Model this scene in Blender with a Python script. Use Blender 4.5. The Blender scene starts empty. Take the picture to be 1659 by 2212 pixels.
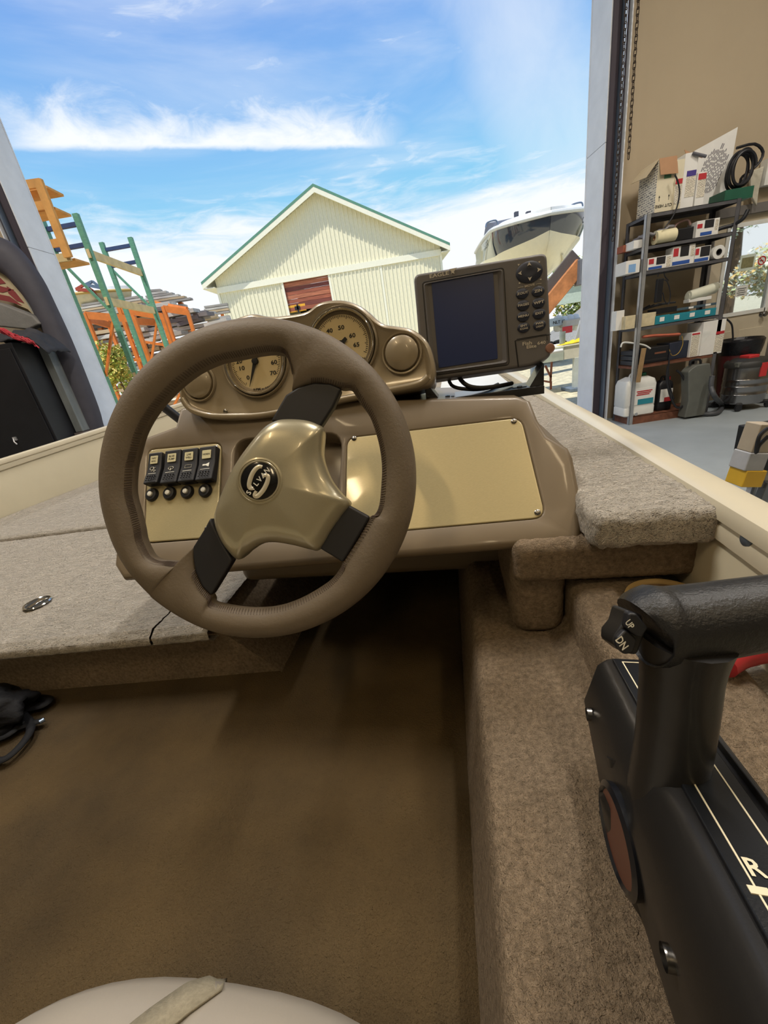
import bpy, bmesh, math, random
from mathutils import Vector, Matrix, noise
random.seed(7)
SC = bpy.context.scene
COL = SC.collection
PI = math.pi

# ------------------------------------------------------------------ camera
FPX, CX, CY, EYE = 852.0, 829.5, 1106.0, 1.33
_nad = Vector((335.0, 2028.0)); _D = _nad.length
SR, CR = _nad.x / _D, _nad.y / _D
PITCH = math.atan(FPX / _D); YAW = math.radians(2.4)
UP = Vector((0, 0, 1))
_fh = Vector((-math.sin(YAW), math.cos(YAW), 0)); _r0 = Vector((math.cos(YAW), math.sin(YAW), 0))
FW = _fh * math.cos(PITCH) - UP * math.sin(PITCH)
_d0 = -UP * math.cos(PITCH) - _fh * math.sin(PITCH)
CXV = _r0 * CR + _d0 * SR
CYV = _d0 * CR - _r0 * SR
CAM = Vector((0, 0, EYE))
cd = bpy.data.cameras.new('camera'); cam = bpy.data.objects.new('camera', cd); COL.objects.link(cam)
cd.sensor_fit = 'HORIZONTAL'; cd.sensor_width = 36.0; cd.lens = 36.0 * FPX / 1659.0
cd.clip_start = 0.02; cd.clip_end = 500
M4 = Matrix((CXV, -CYV, -FW)).transposed().to_4x4(); M4.translation = CAM
cam.matrix_world = M4
SC.camera = cam

def ray(u, v): return (u - CX) / FPX * CXV + (v - CY) / FPX * CYV + FW
def D(u, v, d): return CAM + ray(u, v) * d                       # point at depth d
def W(u, v, y): r = ray(u, v); return CAM + r * (y / r.y)        # point on the upright plane y
def Z(u, v, z): r = ray(u, v); return CAM + r * ((z - EYE) / r.z)

# ------------------------------------------------------------------ exposure, sky, sun, lamps
SC.view_settings.view_transform = 'Standard'; SC.view_settings.look = 'None'
SC.view_settings.exposure = 0.0; SC.view_settings.gamma = 1.0
SC.view_settings.use_curve_mapping = False

def build_world():
    w = bpy.data.worlds.new('sky'); SC.world = w; w.use_nodes = True
    nt = w.node_tree; nt.nodes.clear(); N = nt.nodes; L = nt.links
    def nd(t, **k):
        n = N.new(t)
        for a, b in k.items(): setattr(n, a, b)
        return n
    def mth(op, a, b=None, c=None, clamp=False):
        n = nd('ShaderNodeMath', operation=op, use_clamp=clamp)
        for i, x in enumerate((a, b, c)):
            if x is None: continue
            if isinstance(x, (int, float)): n.inputs[i].default_value = x
            else: L.new(x, n.inputs[i])
        return n.outputs[0]
    def sstep(x, a, b):
        n = nd('ShaderNodeMapRange', interpolation_type='SMOOTHSTEP')
        L.new(x, n.inputs[0]); n.inputs[1].default_value = a; n.inputs[2].default_value = b
        return n.outputs[0]
    def dot(vec, v):
        n = nd('ShaderNodeVectorMath', operation='DOT_PRODUCT'); L.new(vec, n.inputs[0]); n.inputs[1].default_value = v
        return n.outputs['Value']
    def noisef(vec, scale, detail, rough, dist=0.0):
        n = nd('ShaderNodeTexNoise'); L.new(vec, n.inputs['Vector'])
        n.inputs['Scale'].default_value = scale; n.inputs['Detail'].default_value = detail
        n.inputs['Roughness'].default_value = rough; n.inputs['Distortion'].default_value = dist
        return n.outputs['Fac']
    tc = nd('ShaderNodeTexCoord'); v = tc.outputs['Generated']
    sp = nd('ShaderNodeSeparateXYZ'); L.new(v, sp.inputs[0])
    el = mth('MULTIPLY', mth('ARCSINE', sp.outputs[2]), 57.2958)
    ramp = nd('ShaderNodeValToRGB'); L.new(mth('DIVIDE', el, 60.0, clamp=True), ramp.inputs[0])
    e = ramp.color_ramp.elements
    cols = [(0.0, (.80, .86, .90)), (.14, (.62, .82, .95)), (.27, (.27, .62, .89)), (.37, (.23, .50, .87)), (.5, (.20, .40, .82)), (1.0, (.12, .30, .74))]
    e[0].position, e[0].color = 0, (*cols[0][1], 1); e[1].position, e[1].color = 1, (*cols[-1][1], 1)
    for p, c in cols[1:-1]:
        x = e.new(p); x.color = (*c, 1)
    # streaky clouds: direction vector flattened so noise stretches along the horizon
    mp = nd('ShaderNodeMapping'); L.new(v, mp.inputs[0]); mp.inputs['Scale'].default_value = (1.0, 1.0, 5.5); mp.inputs['Rotation'].default_value = (0, -.09, 0)
    n1 = noisef(mp.outputs[0], 1.7, 7, .55, .6)
    n2 = noisef(mp.outputs[0], 9.0, 6, .62, .8)
    low = sstep(el, 21.0, 7.0)
    fac = mth('ADD', mth('ADD', mth('MULTIPLY', n1, 1.0), mth('MULTIPLY', n2, .45)), mth('MULTIPLY', low, .62))
    cl = sstep(fac, .80, 1.15)
    # the long streak: a great circle with a crisp lower and a feathered upper edge
    a, b = ray(20, 333).normalized(), ray(955, 326).normalized()
    nrm = b.cross(a).normalized()
    if nrm.z < 0: nrm = -nrm
    mp3 = nd('ShaderNodeMapping'); L.new(v, mp3.inputs[0]); mp3.inputs['Scale'].default_value = (1.0, 1.0, 2.2)
    nf = noisef(mp3.outputs[0], 11.0, 8, .62, .6)
    t = mth('ADD', dot(v, nrm), mth('MULTIPLY', mth('SUBTRACT', nf, .5), .016))
    t2 = mth('ADD', dot(v, nrm), mth('MULTIPLY', mth('SUBTRACT', nf, .5), .12))
    mid = ray(500, 300).normalized(); side = (b - a).normalized()
    s = mth('SUBTRACT', dot(v, side), mid.dot(side))
    half = (b - a).length / 2
    win = mth('MULTIPLY', sstep(s, -half * 1.08, -half * .75), sstep(mth('ADD', s, mth('MULTIPLY', nf, .10)), half * 1.10, half * .72))
    fwdm = sstep(sp.outputs[1], 0.0, .3)
    st = mth('MULTIPLY', mth('MULTIPLY', sstep(t, .0, .012), sstep(t2, .085, .005)), mth('MULTIPLY', win, fwdm))
    # broad wisp on the right
    c0 = ray(1175, 190).normalized(); ax = (ray(1230, 330) - ray(1130, 60)).normalized(); cx = c0.cross(ax).normalized()
    da = mth('DIVIDE', mth('SUBTRACT', dot(v, ax), c0.dot(ax)), .26); db = mth('DIVIDE', dot(v, cx), .10)
    rr = mth('ADD', mth('MULTIPLY', da, da), mth('MULTIPLY', db, db))
    nw = noisef(v, 4.0, 6, .6, 1.0)
    wisp = mth('MULTIPLY', sstep(mth('ADD', rr, mth('MULTIPLY', mth('SUBTRACT', nw, .5), 1.9)), 1.7, -.5), mth('MULTIPLY', fwdm, .5))
    # faint veil upper left
    veil = mth('MULTIPLY', sstep(n1, .45, .8), .35)
    tot = mth('MAXIMUM', mth('MAXIMUM', cl, st), mth('MAXIMUM', wisp, veil), clamp=True)
    mx = nd('ShaderNodeMix', data_type='RGBA'); L.new(tot, mx.inputs['Factor']); L.new(ramp.outputs[0], mx.inputs[6]); mx.inputs[7].default_value = (.93, .965, 1.0, 1)
    grd = nd('ShaderNodeMix', data_type='RGBA'); L.new(sstep(el, -.5, -4.0), grd.inputs['Factor']); L.new(mx.outputs[2], grd.inputs[6]); grd.inputs[7].default_value = (.40, .38, .33, 1)
    bg = nd('ShaderNodeBackground'); L.new(grd.outputs[2], bg.inputs[0]); bg.inputs[1].default_value = 1.05
    out = nd('ShaderNodeOutputWorld'); L.new(bg.outputs[0], out.inputs[0])
build_world()

sl = bpy.data.lights.new('sun', 'SUN'); sl.energy = 4.6; sl.angle = math.radians(.6); sl.color = (1, .96, .88)
sun = bpy.data.objects.new('sun', sl); COL.objects.link(sun)
sun.rotation_euler = Vector((.45, .62, -1.85)).to_track_quat('-Z', 'Y').to_euler()

LAMPS = [(-1.7, -1.6, 28), (1.5, -1.6, 28), (-1.6, 1.5, 98), (1.4, 1.5, 98), (-4.3, 2.6, 75), (4.2, 2.2, 105), (-.1, -4.6, 20), (4.6, -1.6, 29)]
def lamp_light(power, parent):
    l = bpy.data.lights.new('tube_light', 'AREA'); l.shape = 'RECTANGLE'; l.size = .16; l.size_y = 1.25
    l.energy = power; l.color = (1.0, .94, .86) if power > 30 else (1.0, .78, .48)
    o = bpy.data.objects.new('tube_light', l); COL.objects.link(o); o.parent = parent; o.location = (0, 0, -.075)
    return o

# ------------------------------------------------------------------ materials
def lin(c):
    r = []
    for x in c[:3]:
        x = x / 255.0
        r.append(x / 12.92 if x <= .04045 else ((x + .055) / 1.055) ** 2.4)
    return r
MATS = {}
def mat(name, col, rough=.5, metal=0.0, vary=.06, vscale=8.0, bump=None, bump2=None, coat=0.0, spec=.5, stretch=None, col2=None, emit=None, alpha=None, trans=0.0):
    if name in MATS: return MATS[name]
    m = bpy.data.materials.new(name); m.use_nodes = True; nt = m.node_tree; N, L = nt.nodes, nt.links
    b = N['Principled BSDF']; c = lin(col)
    tc = N.new('ShaderNodeTexCoord'); vec = tc.outputs['Object']
    if stretch:
        mp = N.new('ShaderNodeMapping'); mp.inputs['Scale'].default_value = stretch; L.new(vec, mp.inputs[0]); vec = mp.outputs[0]
    nz = N.new('ShaderNodeTexNoise'); nz.inputs['Scale'].default_value = vscale; nz.inputs['Detail'].default_value = 5; nz.inputs['Roughness'].default_value = .6
    L.new(vec, nz.inputs['Vector'])
    rp = N.new('ShaderNodeValToRGB'); L.new(nz.outputs['Fac'], rp.inputs[0])
    lo = [max(0, x * (1 - vary * 1.5)) for x in c] if col2 is None else lin(col2)
    hi = [min(1, x * (1 + vary * 1.5)) for x in c]
    rp.color_ramp.elements[0].position = .3; rp.color_ramp.elements[0].color = (*lo, 1)
    rp.color_ramp.elements[1].position = .7; rp.color_ramp.elements[1].color = (*hi, 1)
    L.new(rp.outputs[0], b.inputs['Base Color'])
    b.inputs['Roughness'].default_value = rough; b.inputs['Metallic'].default_value = metal
    b.inputs['Coat Weight'].default_value = coat; b.inputs['Coat Roughness'].default_value = .08
    b.inputs['Specular IOR Level'].default_value = spec
    if trans: b.inputs['Transmission Weight'].default_value = trans; b.inputs['IOR'].default_value = 1.45
    prev = None
    for bp in (bump, bump2):
        if not bp: continue
        sc, st, di = bp[:3]
        n2 = N.new('ShaderNodeTexNoise'); n2.inputs['Scale'].default_value = sc; n2.inputs['Detail'].default_value = 4; n2.inputs['Roughness'].default_value = .65
        v2 = tc.outputs['Object']
        if len(bp) > 3:
            mp = N.new('ShaderNodeMapping'); mp.inputs['Scale'].default_value = bp[3]; L.new(v2, mp.inputs[0]); v2 = mp.outputs[0]
        L.new(v2, n2.inputs['Vector'])
        bn = N.new('ShaderNodeBump'); bn.inputs['Strength'].default_value = st; bn.inputs['Distance'].default_value = di
        L.new(n2.outputs['Fac'], bn.inputs['Height'])
        if prev: L.new(prev, bn.inputs['Normal'])
        prev = bn.outputs[0]
    if prev: L.new(prev, b.inputs['Normal'])
    if emit:
        b.inputs['Emission Color'].default_value = (*lin(emit[0]), 1); b.inputs['Emission Strength'].default_value = emit[1]
    MATS[name] = m
    return m

def brick_text_mat(name, base, ink, scale):        # printed rows of illegible small type
    m = mat(name, base, .8, vary=.03); nt = m.node_tree; N, L = nt.nodes, nt.links
    b = N['Principled BSDF']
    src = b.inputs['Base Color'].links[0].from_socket
    tc = N.new('ShaderNodeTexCoord')
    br = N.new('ShaderNodeTexBrick'); br.inputs['Scale'].default_value = scale; br.inputs['Mortar Size'].default_value = .022
    br.inputs['Brick Width'].default_value = .25; br.inputs['Row Height'].default_value = .08
    L.new(tc.outputs['UV'], br.inputs['Vector'])
    nz = N.new('ShaderNodeTexNoise'); nz.inputs['Scale'].default_value = scale * 14; L.new(tc.outputs['UV'], nz.inputs['Vector'])
    g = N.new('ShaderNodeMath'); g.operation = 'GREATER_THAN'; g.inputs[1].default_value = .47; L.new(nz.outputs['Fac'], g.inputs[0])
    i = N.new('ShaderNodeMath'); i.operation = 'SUBTRACT'; i.inputs[0].default_value = 1; L.new(br.outputs['Fac'], i.inputs[1])
    mu = N.new('ShaderNodeMath'); mu.operation = 'MULTIPLY'; L.new(g.outputs[0], mu.inputs[0]); L.new(i.outputs[0], mu.inputs[1])
    mx = N.new('ShaderNodeMix'); mx.data_type = 'RGBA'; L.new(mu.outputs[0], mx.inputs['Factor']); L.new(src, mx.inputs[6]); mx.inputs[7].default_value = (*lin(ink), 1)
    L.new(mx.outputs[2], b.inputs['Base Color'])
    return m

# ------------------------------------------------------------------ mesh builder
def frame(o, e1, e2):
    e1 = e1.normalized(); e2 = (e2 - e1 * e2.dot(e1)).normalized(); n = e1.cross(e2)
    m = Matrix((e1, e2, n)).transposed().to_4x4(); m.translation = o
    return m
def hit(u, v, M, k=0.0):
    n = M.col[2].to_3d(); o = M.translation + n * k; r = ray(u, v)
    p = CAM + r * ((o - CAM).dot(n) / r.dot(n))
    q = M.inverted() @ p
    return (q.x, q.y)
def hits(pts, M, k=0.0): return [hit(u, v, M, k) for u, v in pts]
def catmull(pts, n=6, closed=True):
    out = []; N = len(pts)
    P = [Vector(p) for p in pts]
    rng = range(N) if closed else range(N - 1)
    for i in rng:
        if closed: p0, p1, p2, p3 = P[i - 1], P[i], P[(i + 1) % N], P[(i + 2) % N]
        else: p0, p1, p2, p3 = P[max(i - 1, 0)], P[i], P[i + 1], P[min(i + 2, N - 1)]
        for j in range(n):
            t = j / n
            out.append(.5 * ((2 * p1) + (p2 - p0) * t + (2 * p0 - 5 * p1 + 4 * p2 - p3) * t * t + (3 * p1 - p0 - 3 * p2 + p3) * t ** 3))
    if not closed: out.append(P[-1].copy())
    return out
def rrect(x0, y0, x1, y1, r, n=5):
    out = []
    for cx, cy, a in ((x1 - r, y0 + r, -90), (x1 - r, y1 - r, 0), (x0 + r, y1 - r, 90), (x0 + r, y0 + r, 180)):
        for i in range(n + 1):
            t = math.radians(a + 90 * i / n); out.append((cx + r * math.cos(t), cy + r * math.sin(t)))
    return out
def rquad(q, r, n=5):          # quad with rounded corners
    out = []
    q = [Vector(p) for p in q]
    for i in range(len(q)):
        a, b, c = q[i - 1], q[i], q[(i + 1) % len(q)]
        p = b + (a - b).normalized() * r; s = b + (c - b).normalized() * r
        for j in range(n + 1):
            t = j / n; out.append(p * (1 - t) ** 2 + b * 2 * t * (1 - t) + s * t * t)
    return out
_txt = {}
def text_geo(s, bold=False):
    if s in _txt: return _txt[s]
    cu = bpy.data.curves.new('t', 'FONT'); cu.body = s; cu.align_x = 'CENTER'; cu.align_y = 'CENTER'; cu.size = 1.0; cu.resolution_u = 2
    cu.offset = .02
    o = bpy.data.objects.new('t', cu); COL.objects.link(o)
    dg = bpy.context.evaluated_depsgraph_get(); me = bpy.data.meshes.new_from_object(o.evaluated_get(dg))
    vs = [v.co.copy() for v in me.vertices]; fs = [tuple(p.vertices) for p in me.polygons]
    bpy.data.objects.remove(o); bpy.data.meshes.remove(me); bpy.data.curves.remove(cu)
    _txt[s] = (vs, fs); return _txt[s]

class MB:
    def __init__(s, M=None): s.v = []; s.f = []; s.mi = []; s.ms = []; s.cur = 0; s.M = M or Matrix.Identity(4)
    def mat(s, m):
        if m not in s.ms: s.ms.append(m)
        s.cur = s.ms.index(m); return s
    def add(s, vs, fs):
        b = len(s.v); s.v += [s.M @ Vector(v) for v in vs]
        s.f += [tuple(i + b for i in f) for f in fs]; s.mi += [s.cur] * len(fs); return s
    def box(s, x0, x1, y0, y1, z0, z1):
        return s.add([(x0, y0, z0), (x1, y0, z0), (x1, y1, z0), (x0, y1, z0), (x0, y0, z1), (x1, y0, z1), (x1, y1, z1), (x0, y1, z1)],
                     [(0, 3, 2, 1), (4, 5, 6, 7), (0, 1, 5, 4), (1, 2, 6, 5), (2, 3, 7, 6), (3, 0, 4, 7)])
    def beam(s, a, b, w, h, up=UP):       # square bar from a to b
        a, b = Vector(a), Vector(b); d = (b - a).normalized()
        x = d.cross(Vector(up));
        if x.length < 1e-4: x = d.cross(Vector((0, 1, 0)))
        x.normalize(); y = x.cross(d)
        vs = []
        for p in (a, b):
            for i, j in ((-1, -1), (1, -1), (1, 1), (-1, 1)): vs.append(p + x * (i * w / 2) + y * (j * h / 2))
        return s.add(vs, [(0, 1, 2, 3), (7, 6, 5, 4), (0, 4, 5, 1), (1, 5, 6, 2), (2, 6, 7, 3), (3, 7, 4, 0)])
    def tube(s, path, r, n=10, closed=False, caps=True, flat=1.0, up=None):
        P = [Vector(p) for p in path]; N = len(P); R = r if isinstance(r, (list, tuple)) else [r] * N
        vs = []; pu = None
        for i in range(N):
            if closed: d = P[(i + 1) % N] - P[i - 1]
            else: d = P[min(i + 1, N - 1)] - P[max(i - 1, 0)]
            d.normalize()
            if pu is None:
                pu = Vector(up) if up else (Vector((0, 0, 1)) if abs(d.z) < .9 else Vector((1, 0, 0)))
            x = d.cross(pu).normalized(); y = x.cross(d); pu = y
            for k in range(n):
                a = 2 * PI * k / n; vs.append(P[i] + (x * math.cos(a) + y * math.sin(a) * flat) * R[i])
        fs = []
        for i in range(N if closed else N - 1):
            for k in range(n):
                a, b = i * n + k, i * n + (k + 1) % n; c, d_ = ((i + 1) % N) * n + (k + 1) % n, ((i + 1) % N) * n + k
                fs.append((a, b, c, d_))
        if caps and not closed: fs.append(tuple(range(n))[::-1]); fs.append(tuple(range((N - 1) * n, N * n)))
        return s.add(vs, fs)
    def cyl(s, a, b, r, r2=None, n=20): return s.tube([a, b], [r, r if r2 is None else r2], n)
    def ring(s, pts_inner, pts_outer, z0, z1): # flat ring between two outlines
        N = len(pts_inner); vs = [(p[0], p[1], z) for z in (z0, z1) for p in list(pts_inner) + list(pts_outer)]
        fs = []
        for i in range(N):
            j = (i + 1) % N
            fs += [(2 * N + i, 2 * N + N + i, 2 * N + N + j, 2 * N + j), (i, j, N + j, N + i), (N + i, N + j, 3 * N + j, 3 * N + i), (j, i, 2 * N + i, 2 * N + j)]
        return s.add(vs, fs)
    def prism(s, pts, z0, z1, vec=None):
        N = len(pts)
        if vec is None: vs = [(p[0], p[1], z0) for p in pts] + [(p[0], p[1], z1) for p in pts]
        else:
            v = Vector(vec); vs = [Vector((p[0], p[1], z0)) + v for p in pts] + [Vector((p[0], p[1], z0)) for p in pts]
        ar = sum(pts[i - 1][0] * pts[i][1] - pts[i][0] * pts[i - 1][1] for i in range(N))
        fs = [tuple(range(N))[::-1], tuple(range(N, 2 * N))] + [(i, (i + 1) % N, N + (i + 1) % N, N + i) for i in range(N)]
        if ar < 0: fs = [f[::-1] for f in fs]
        return s.add(vs, fs)
    def dome(s, pts, c, prof):      # prof: list of (scale, z) from rim to centre
        N = len(pts); vs = []
        for k, z in prof:
            for p in pts: vs.append((c[0] + (p[0] - c[0]) * k, c[1] + (p[1] - c[1]) * k, z))
        fs = []
        for r in range(len(prof) - 1):
            for i in range(N):
                j = (i + 1) % N; fs.append((r * N + i, r * N + j, (r + 1) * N + j, (r + 1) * N + i))
        fs.append(tuple(range((len(prof) - 1) * N, len(prof) * N)))
        return s.add(vs, fs)
    def lathe(s, prof, n=24, c=(0, 0, 0)):  # prof (r, z) about local z
        vs = []; fs = []
        for r, z in prof:
            for k in range(n): a = 2 * PI * k / n; vs.append((c[0] + r * math.cos(a), c[1] + r * math.sin(a), c[2] + z))
        for i in range(len(prof) - 1):
            for k in range(n):
                j = (k + 1) % n; fs.append((i * n + k, i * n + j, (i + 1) * n + j, (i + 1) * n + k))
        return s.add(vs, fs)
    def text(s, t, x, y, z, size, rot=0.0, sx=1.0):
        vs, fs = text_geo(t); c, q = math.cos(rot), math.sin(rot)
        return s.add([(x + (p.x * sx * c - p.y * q) * size, y + (p.x * sx * q + p.y * c) * size, z) for p in vs], fs)
    def quad(s, a, b, c, d): return s.add([a, b, c, d], [(0, 1, 2, 3)])

WL = {}
def thing(name, label, cat, loc, group=None):
    o = bpy.data.objects.new(name, None); COL.objects.link(o); o.location = loc; o.empty_display_size = .05
    o['label'] = label; o['category'] = cat
    if group: o['group'] = group
    WL[o.name] = Vector(loc)
    return o
def build(name, mb, m=None, parent=None, bevel=None, smooth=40, loc=None, kind=None, label=None, seg=3, subd=0, uv=None):
    me = bpy.data.meshes.new(name)
    base = WL[parent.name] if parent else Vector(loc or (0, 0, 0))
    me.from_pydata([v - base for v in mb.v], [], mb.f)
    ms = mb.ms if mb.ms else [m]
    for x in ms: me.materials.append(x)
    if mb.ms: me.polygons.foreach_set('material_index', mb.mi)
    bm = bmesh.new(); bm.from_mesh(me); bmesh.ops.remove_doubles(bm, verts=bm.verts, dist=1e-6) if not mb.ms else None
    bmesh.ops.recalc_face_normals(bm, faces=bm.faces); bm.to_mesh(me); bm.free()
    if smooth:
        me.shade_smooth()
        if not bevel: me.set_sharp_from_angle(angle=math.radians(smooth))
    o = bpy.data.objects.new(name, me); COL.objects.link(o)
    if parent: o.parent = parent
    else: o.location = base
    WL[o.name] = base
    if bevel:
        b = o.modifiers.new('b', 'BEVEL'); b.width = bevel; b.segments = seg; b.limit_method = 'ANGLE'; b.angle_limit = math.radians(35); b.harden_normals = True
    if subd:
        x = o.modifiers.new('s', 'SUBSURF'); x.levels = subd; x.render_levels = subd
    if kind: o['kind'] = kind
    if label: o['label'] = label
    return o
def tag(o, label, cat, group=None):
    o['label'] = label; o['category'] = cat
    if group: o['group'] = group
    return o
def apply_bool(o, cutters):
    for c in cutters:
        m = o.modifiers.new('c', 'BOOLEAN'); m.operation = 'DIFFERENCE'; m.object = c; m.solver = 'EXACT'
    dg = bpy.context.evaluated_depsgraph_get(); me = bpy.data.meshes.new_from_object(o.evaluated_get(dg))
    o.modifiers.clear(); o.data = me
    for c in cutters: bpy.data.objects.remove(c)

# boat frame: x to starboard, y to the bow, z measured from eye level
_b = math.radians(-9.6)
BX = Vector((math.cos(_b), math.sin(_b), 0)); BY = Vector((-math.sin(_b), math.cos(_b), 0))
BM = Matrix((BX, BY, UP)).transposed().to_4x4(); BM.translation = CAM
def BP(x, y, z): return BM @ Vector((x, y, z))
def BHX(u, v, x): r = ray(u, v); return BM.inverted() @ (CAM + r * (x / r.dot(BX)))

def carpet(name, prof, t0, t1, axis, m, parent, res=.006, amp=.0016, jitter=None, kind=None, nscale=180.0, skew=0.0, clampf=None):
    """sweep a profile across the boat; axis 'x': profile is (y,z) swept in x; axis 'y': profile is (x,z) swept in y. Pile relief is real displacement."""
    P = []
    for i in range(len(prof) - 1):
        a, b = Vector(prof[i]), Vector(prof[i + 1]); n = max(1, int((b - a).length / res))
        for j in range(n): P.append(a.lerp(b, j / n))
    P.append(Vector(prof[-1]))
    nt = max(2, int(abs(t1 - t0) / res)); vs = []; fs = []; nt1 = nt + 1
    for i, p in enumerate(P):
        a = P[max(i - 1, 0)]; b = P[min(i + 1, len(P) - 1)]; d = (b - a).normalized(); nn = Vector((-d.y, d.x))
        for k in range(nt1):
            t = t0 + (t1 - t0) * k / nt
            q = Vector((t, p.x, p.y)) if axis == 'x' else Vector((p.x, t, p.y))
            n3 = Vector((0, nn.x, nn.y)) if axis == 'x' else Vector((nn.x, 0, nn.y))
            if clampf: q.x = clampf(q.x, q.y)
            w = noise.noise(q * nscale) + .6 * noise.noise(q * nscale * .35 + Vector((5, 2, 1))) + .8 * noise.noise(q * 14) * (jitter or 0)
            if axis == 'x': q = q + Vector((0, skew * t, 0))
            vs.append(BM @ (q + n3 * amp * w))
    for i in range(len(P) - 1):
        for k in range(nt): a = i * nt1 + k; fs.append((a, a + 1, a + nt1 + 1, a + nt1))
    mb = MB(); mb.add(vs, fs)
    return build(name, mb, m, parent, smooth=180, kind=kind)
# ------------------------------------------------------------------ garage shell
m_conc = mat('concrete_floor', (150, 158, 162), .55, vary=.10, vscale=1.3, bump=(30, .15, .004))
m_wall = mat('painted_wallboard', (176, 160, 134), .85, vary=.025, vscale=1.2, bump=(160, .1, .002))
m_ceil = mat('ceiling_board', (196, 190, 178), .9, vary=.03)
m_steel = mat('painted_steel_grey', (232, 236, 242), .5, vary=.05, vscale=3, bump=(12, .08, .004))
m_rubber = mat('dark_weatherstrip', (62, 54, 62), .7, vary=.12, vscale=4, stretch=(8, 8, .4))
m_galv = mat('galvanized_track', (120, 134, 152), .38, metal=.6, vary=.12, vscale=6, stretch=(4, 4, .5))
m_black = mat('black_plastic', (22, 23, 27), .45, vary=.1)
m_white = mat('white_plastic', (222, 222, 216), .45, vary=.03)
JL, JR, DH = -3.66, 2.72, 5.25
def struct(o): o['kind'] = 'structure'; return o
mb = MB(); mb.box(-9, 9, -9, 5.6, -.12, 0); struct(build('floor', mb, m_conc, loc=(0, 0, 0)))
mb = MB(); mb.box(-9, 9, -9, 5.6, 5.4, 5.5); struct(build('ceiling', mb, m_ceil, loc=(0, 0, 5.4)))
mb = MB(); mb.box(-9, JL, 5.3, 5.6, 0, 5.4); mb.box(JR, 3.98, 5.3, 5.6, 0, 5.4); mb.box(3.98, 4.98, 5.3, 5.6, 2.12, 5.4)
mb.box(4.98, 9, 5.3, 5.6, 0, 5.4); mb.box(JL, JR, 5.3, 5.6, DH, 5.4); struct(build('wall_front', mb, m_wall, loc=(0, 5.3, 0), smooth=0))
mb = MB(); mb.box(-9.1, -9, -9, 5.6, 0, 5.4); struct(build('wall_left', mb, m_wall, loc=(-9, 0, 0), smooth=0))
mb = MB(); mb.box(9, 9.1, -9, 5.6, 0, 5.4); struct(build('wall_right', mb, m_wall, loc=(9, 0, 0), smooth=0))
mb = MB(); mb.box(-9, 9, -9.1, -9, 0, 5.4); struct(build('wall_back', mb, m_wall, loc=(0, -9, 0), smooth=0))
# jamb linings of the big opening and the tracks of its overhead door
for i, (x, s) in enumerate(((JL, 1), (JR, -1))):
    mb = MB(); mb.box(min(x, x + s * .012), max(x, x + s * .012), 5.27, 5.66, 0, 2.93); mb.box(min(x, x + s * .012), max(x, x + s * .012), 5.27, 5.66, 2.936, DH)
    mb.box(min(x - s * .05, x + s * .016), max(x - s * .05, x + s * .016), 5.655, 5.67, 0, DH)
    struct(build('trim_%d' % (i + 1), mb, m_steel, loc=(x, 5.4, 0), smooth=0))
    t = thing('overhead_door_track', ('steel track of the overhead door up the %s side of the big opening' % ('left', 'right')[i]), 'door track', (x - s * .06, 5.26, 0))
    mb = MB(); mb.box(min(x - s * .075, x), max(x - s * .075, x), 5.255, 5.296, 0, DH); build('weather_strip', mb, m_rubber, t, smooth=0)
    mb = MB(); a, b = sorted((x - s * .080, x - s * .10)); mb.box(a, b, 5.19, 5.296, 0, DH); build('track_flange', mb, m_galv, t, smooth=0)
    mb = MB(); a, b = sorted((x - s * .104, x - s * .128)); mb.box(a, b, 5.215, 5.296, 0, DH); build('track_channel', mb, m_rubber, t, smooth=0)
    mb = MB(); a, b = sorted((x - s * .132, x - s * .142)); mb.box(a, b, 5.17, 5.296, 0, DH); build('track_edge', mb, m_steel, t, smooth=0)
# entrance door in the same wall
m_door = mat('door_paint', (196, 184, 160), .5, vary=.03)
m_frame = mat('door_frame_grey', (112, 108, 104), .6, vary=.05)
mb = MB(); wx0, wx1, wz0, wz1 = 4.22, 4.80, 1.05, 1.97
mb.box(4.03, 4.93, 5.34, 5.385, 0.01, wz0); mb.box(4.03, 4.93, 5.34, 5.385, wz1, 2.07); mb.box(4.03, wx0, 5.34, 5.385, wz0, wz1); mb.box(wx1, 4.93, 5.34, 5.385, wz0, wz1)
mb.mat(m_door)
dr = struct(build('door_1', mb, m_door, loc=(4.48, 5.36, 0), smooth=0))
mb = MB(); mb.box(3.95, 4.03, 5.285, 5.36, 0, 2.07); mb.box(4.93, 5.01, 5.285, 5.36, 0, 2.07); mb.box(3.95, 5.01, 5.285, 5.36, 2.07, 2.16); build('door_frame', mb, m_frame, dr, smooth=0)
m_glass = mat('window_glass', (235, 240, 240), .02, vary=0, trans=1.0)
mb = MB(); mb.box(wx0, wx1, 5.36, 5.364, wz0, wz1); build('window_pane', mb, m_glass, dr, smooth=0)
mb = MB()
for a in ((wx0 - .03, wx0 + .012, wz0 - .03, wz1 + .03), (wx1 - .012, wx1 + .03, wz0 - .03, wz1 + .03), (wx0, wx1, wz0 - .03, wz0 + .012), (wx0, wx1, wz1 - .012, wz1 + .03)): mb.box(a[0], a[1], 5.325, 5.345, a[2], a[3])
build('window_frame', mb, m_white, dr, smooth=0)
for x0, x1 in ((4.13, 4.43), (4.53, 4.83)):
    mb = MB(); mb.box(x0, x1, 5.332, 5.342, .18, .85); build('door_panel', mb, m_door, dr, bevel=.006)
k = W(1651, 678, 5.30); mb = MB(frame(Vector((k.x, 5.34, k.z)), Vector((1, 0, 0)), Vector((0, 0, 1)))); mb.lathe([(.032, 0), (.03, .006), (.012, .01), (.012, .03), (.027, .04), (.031, .055), (.022, .068), (0, .07)]); build('door_knob', mb, mat('brushed_nickel', (150, 148, 145), .3, metal=1), dr)
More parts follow.
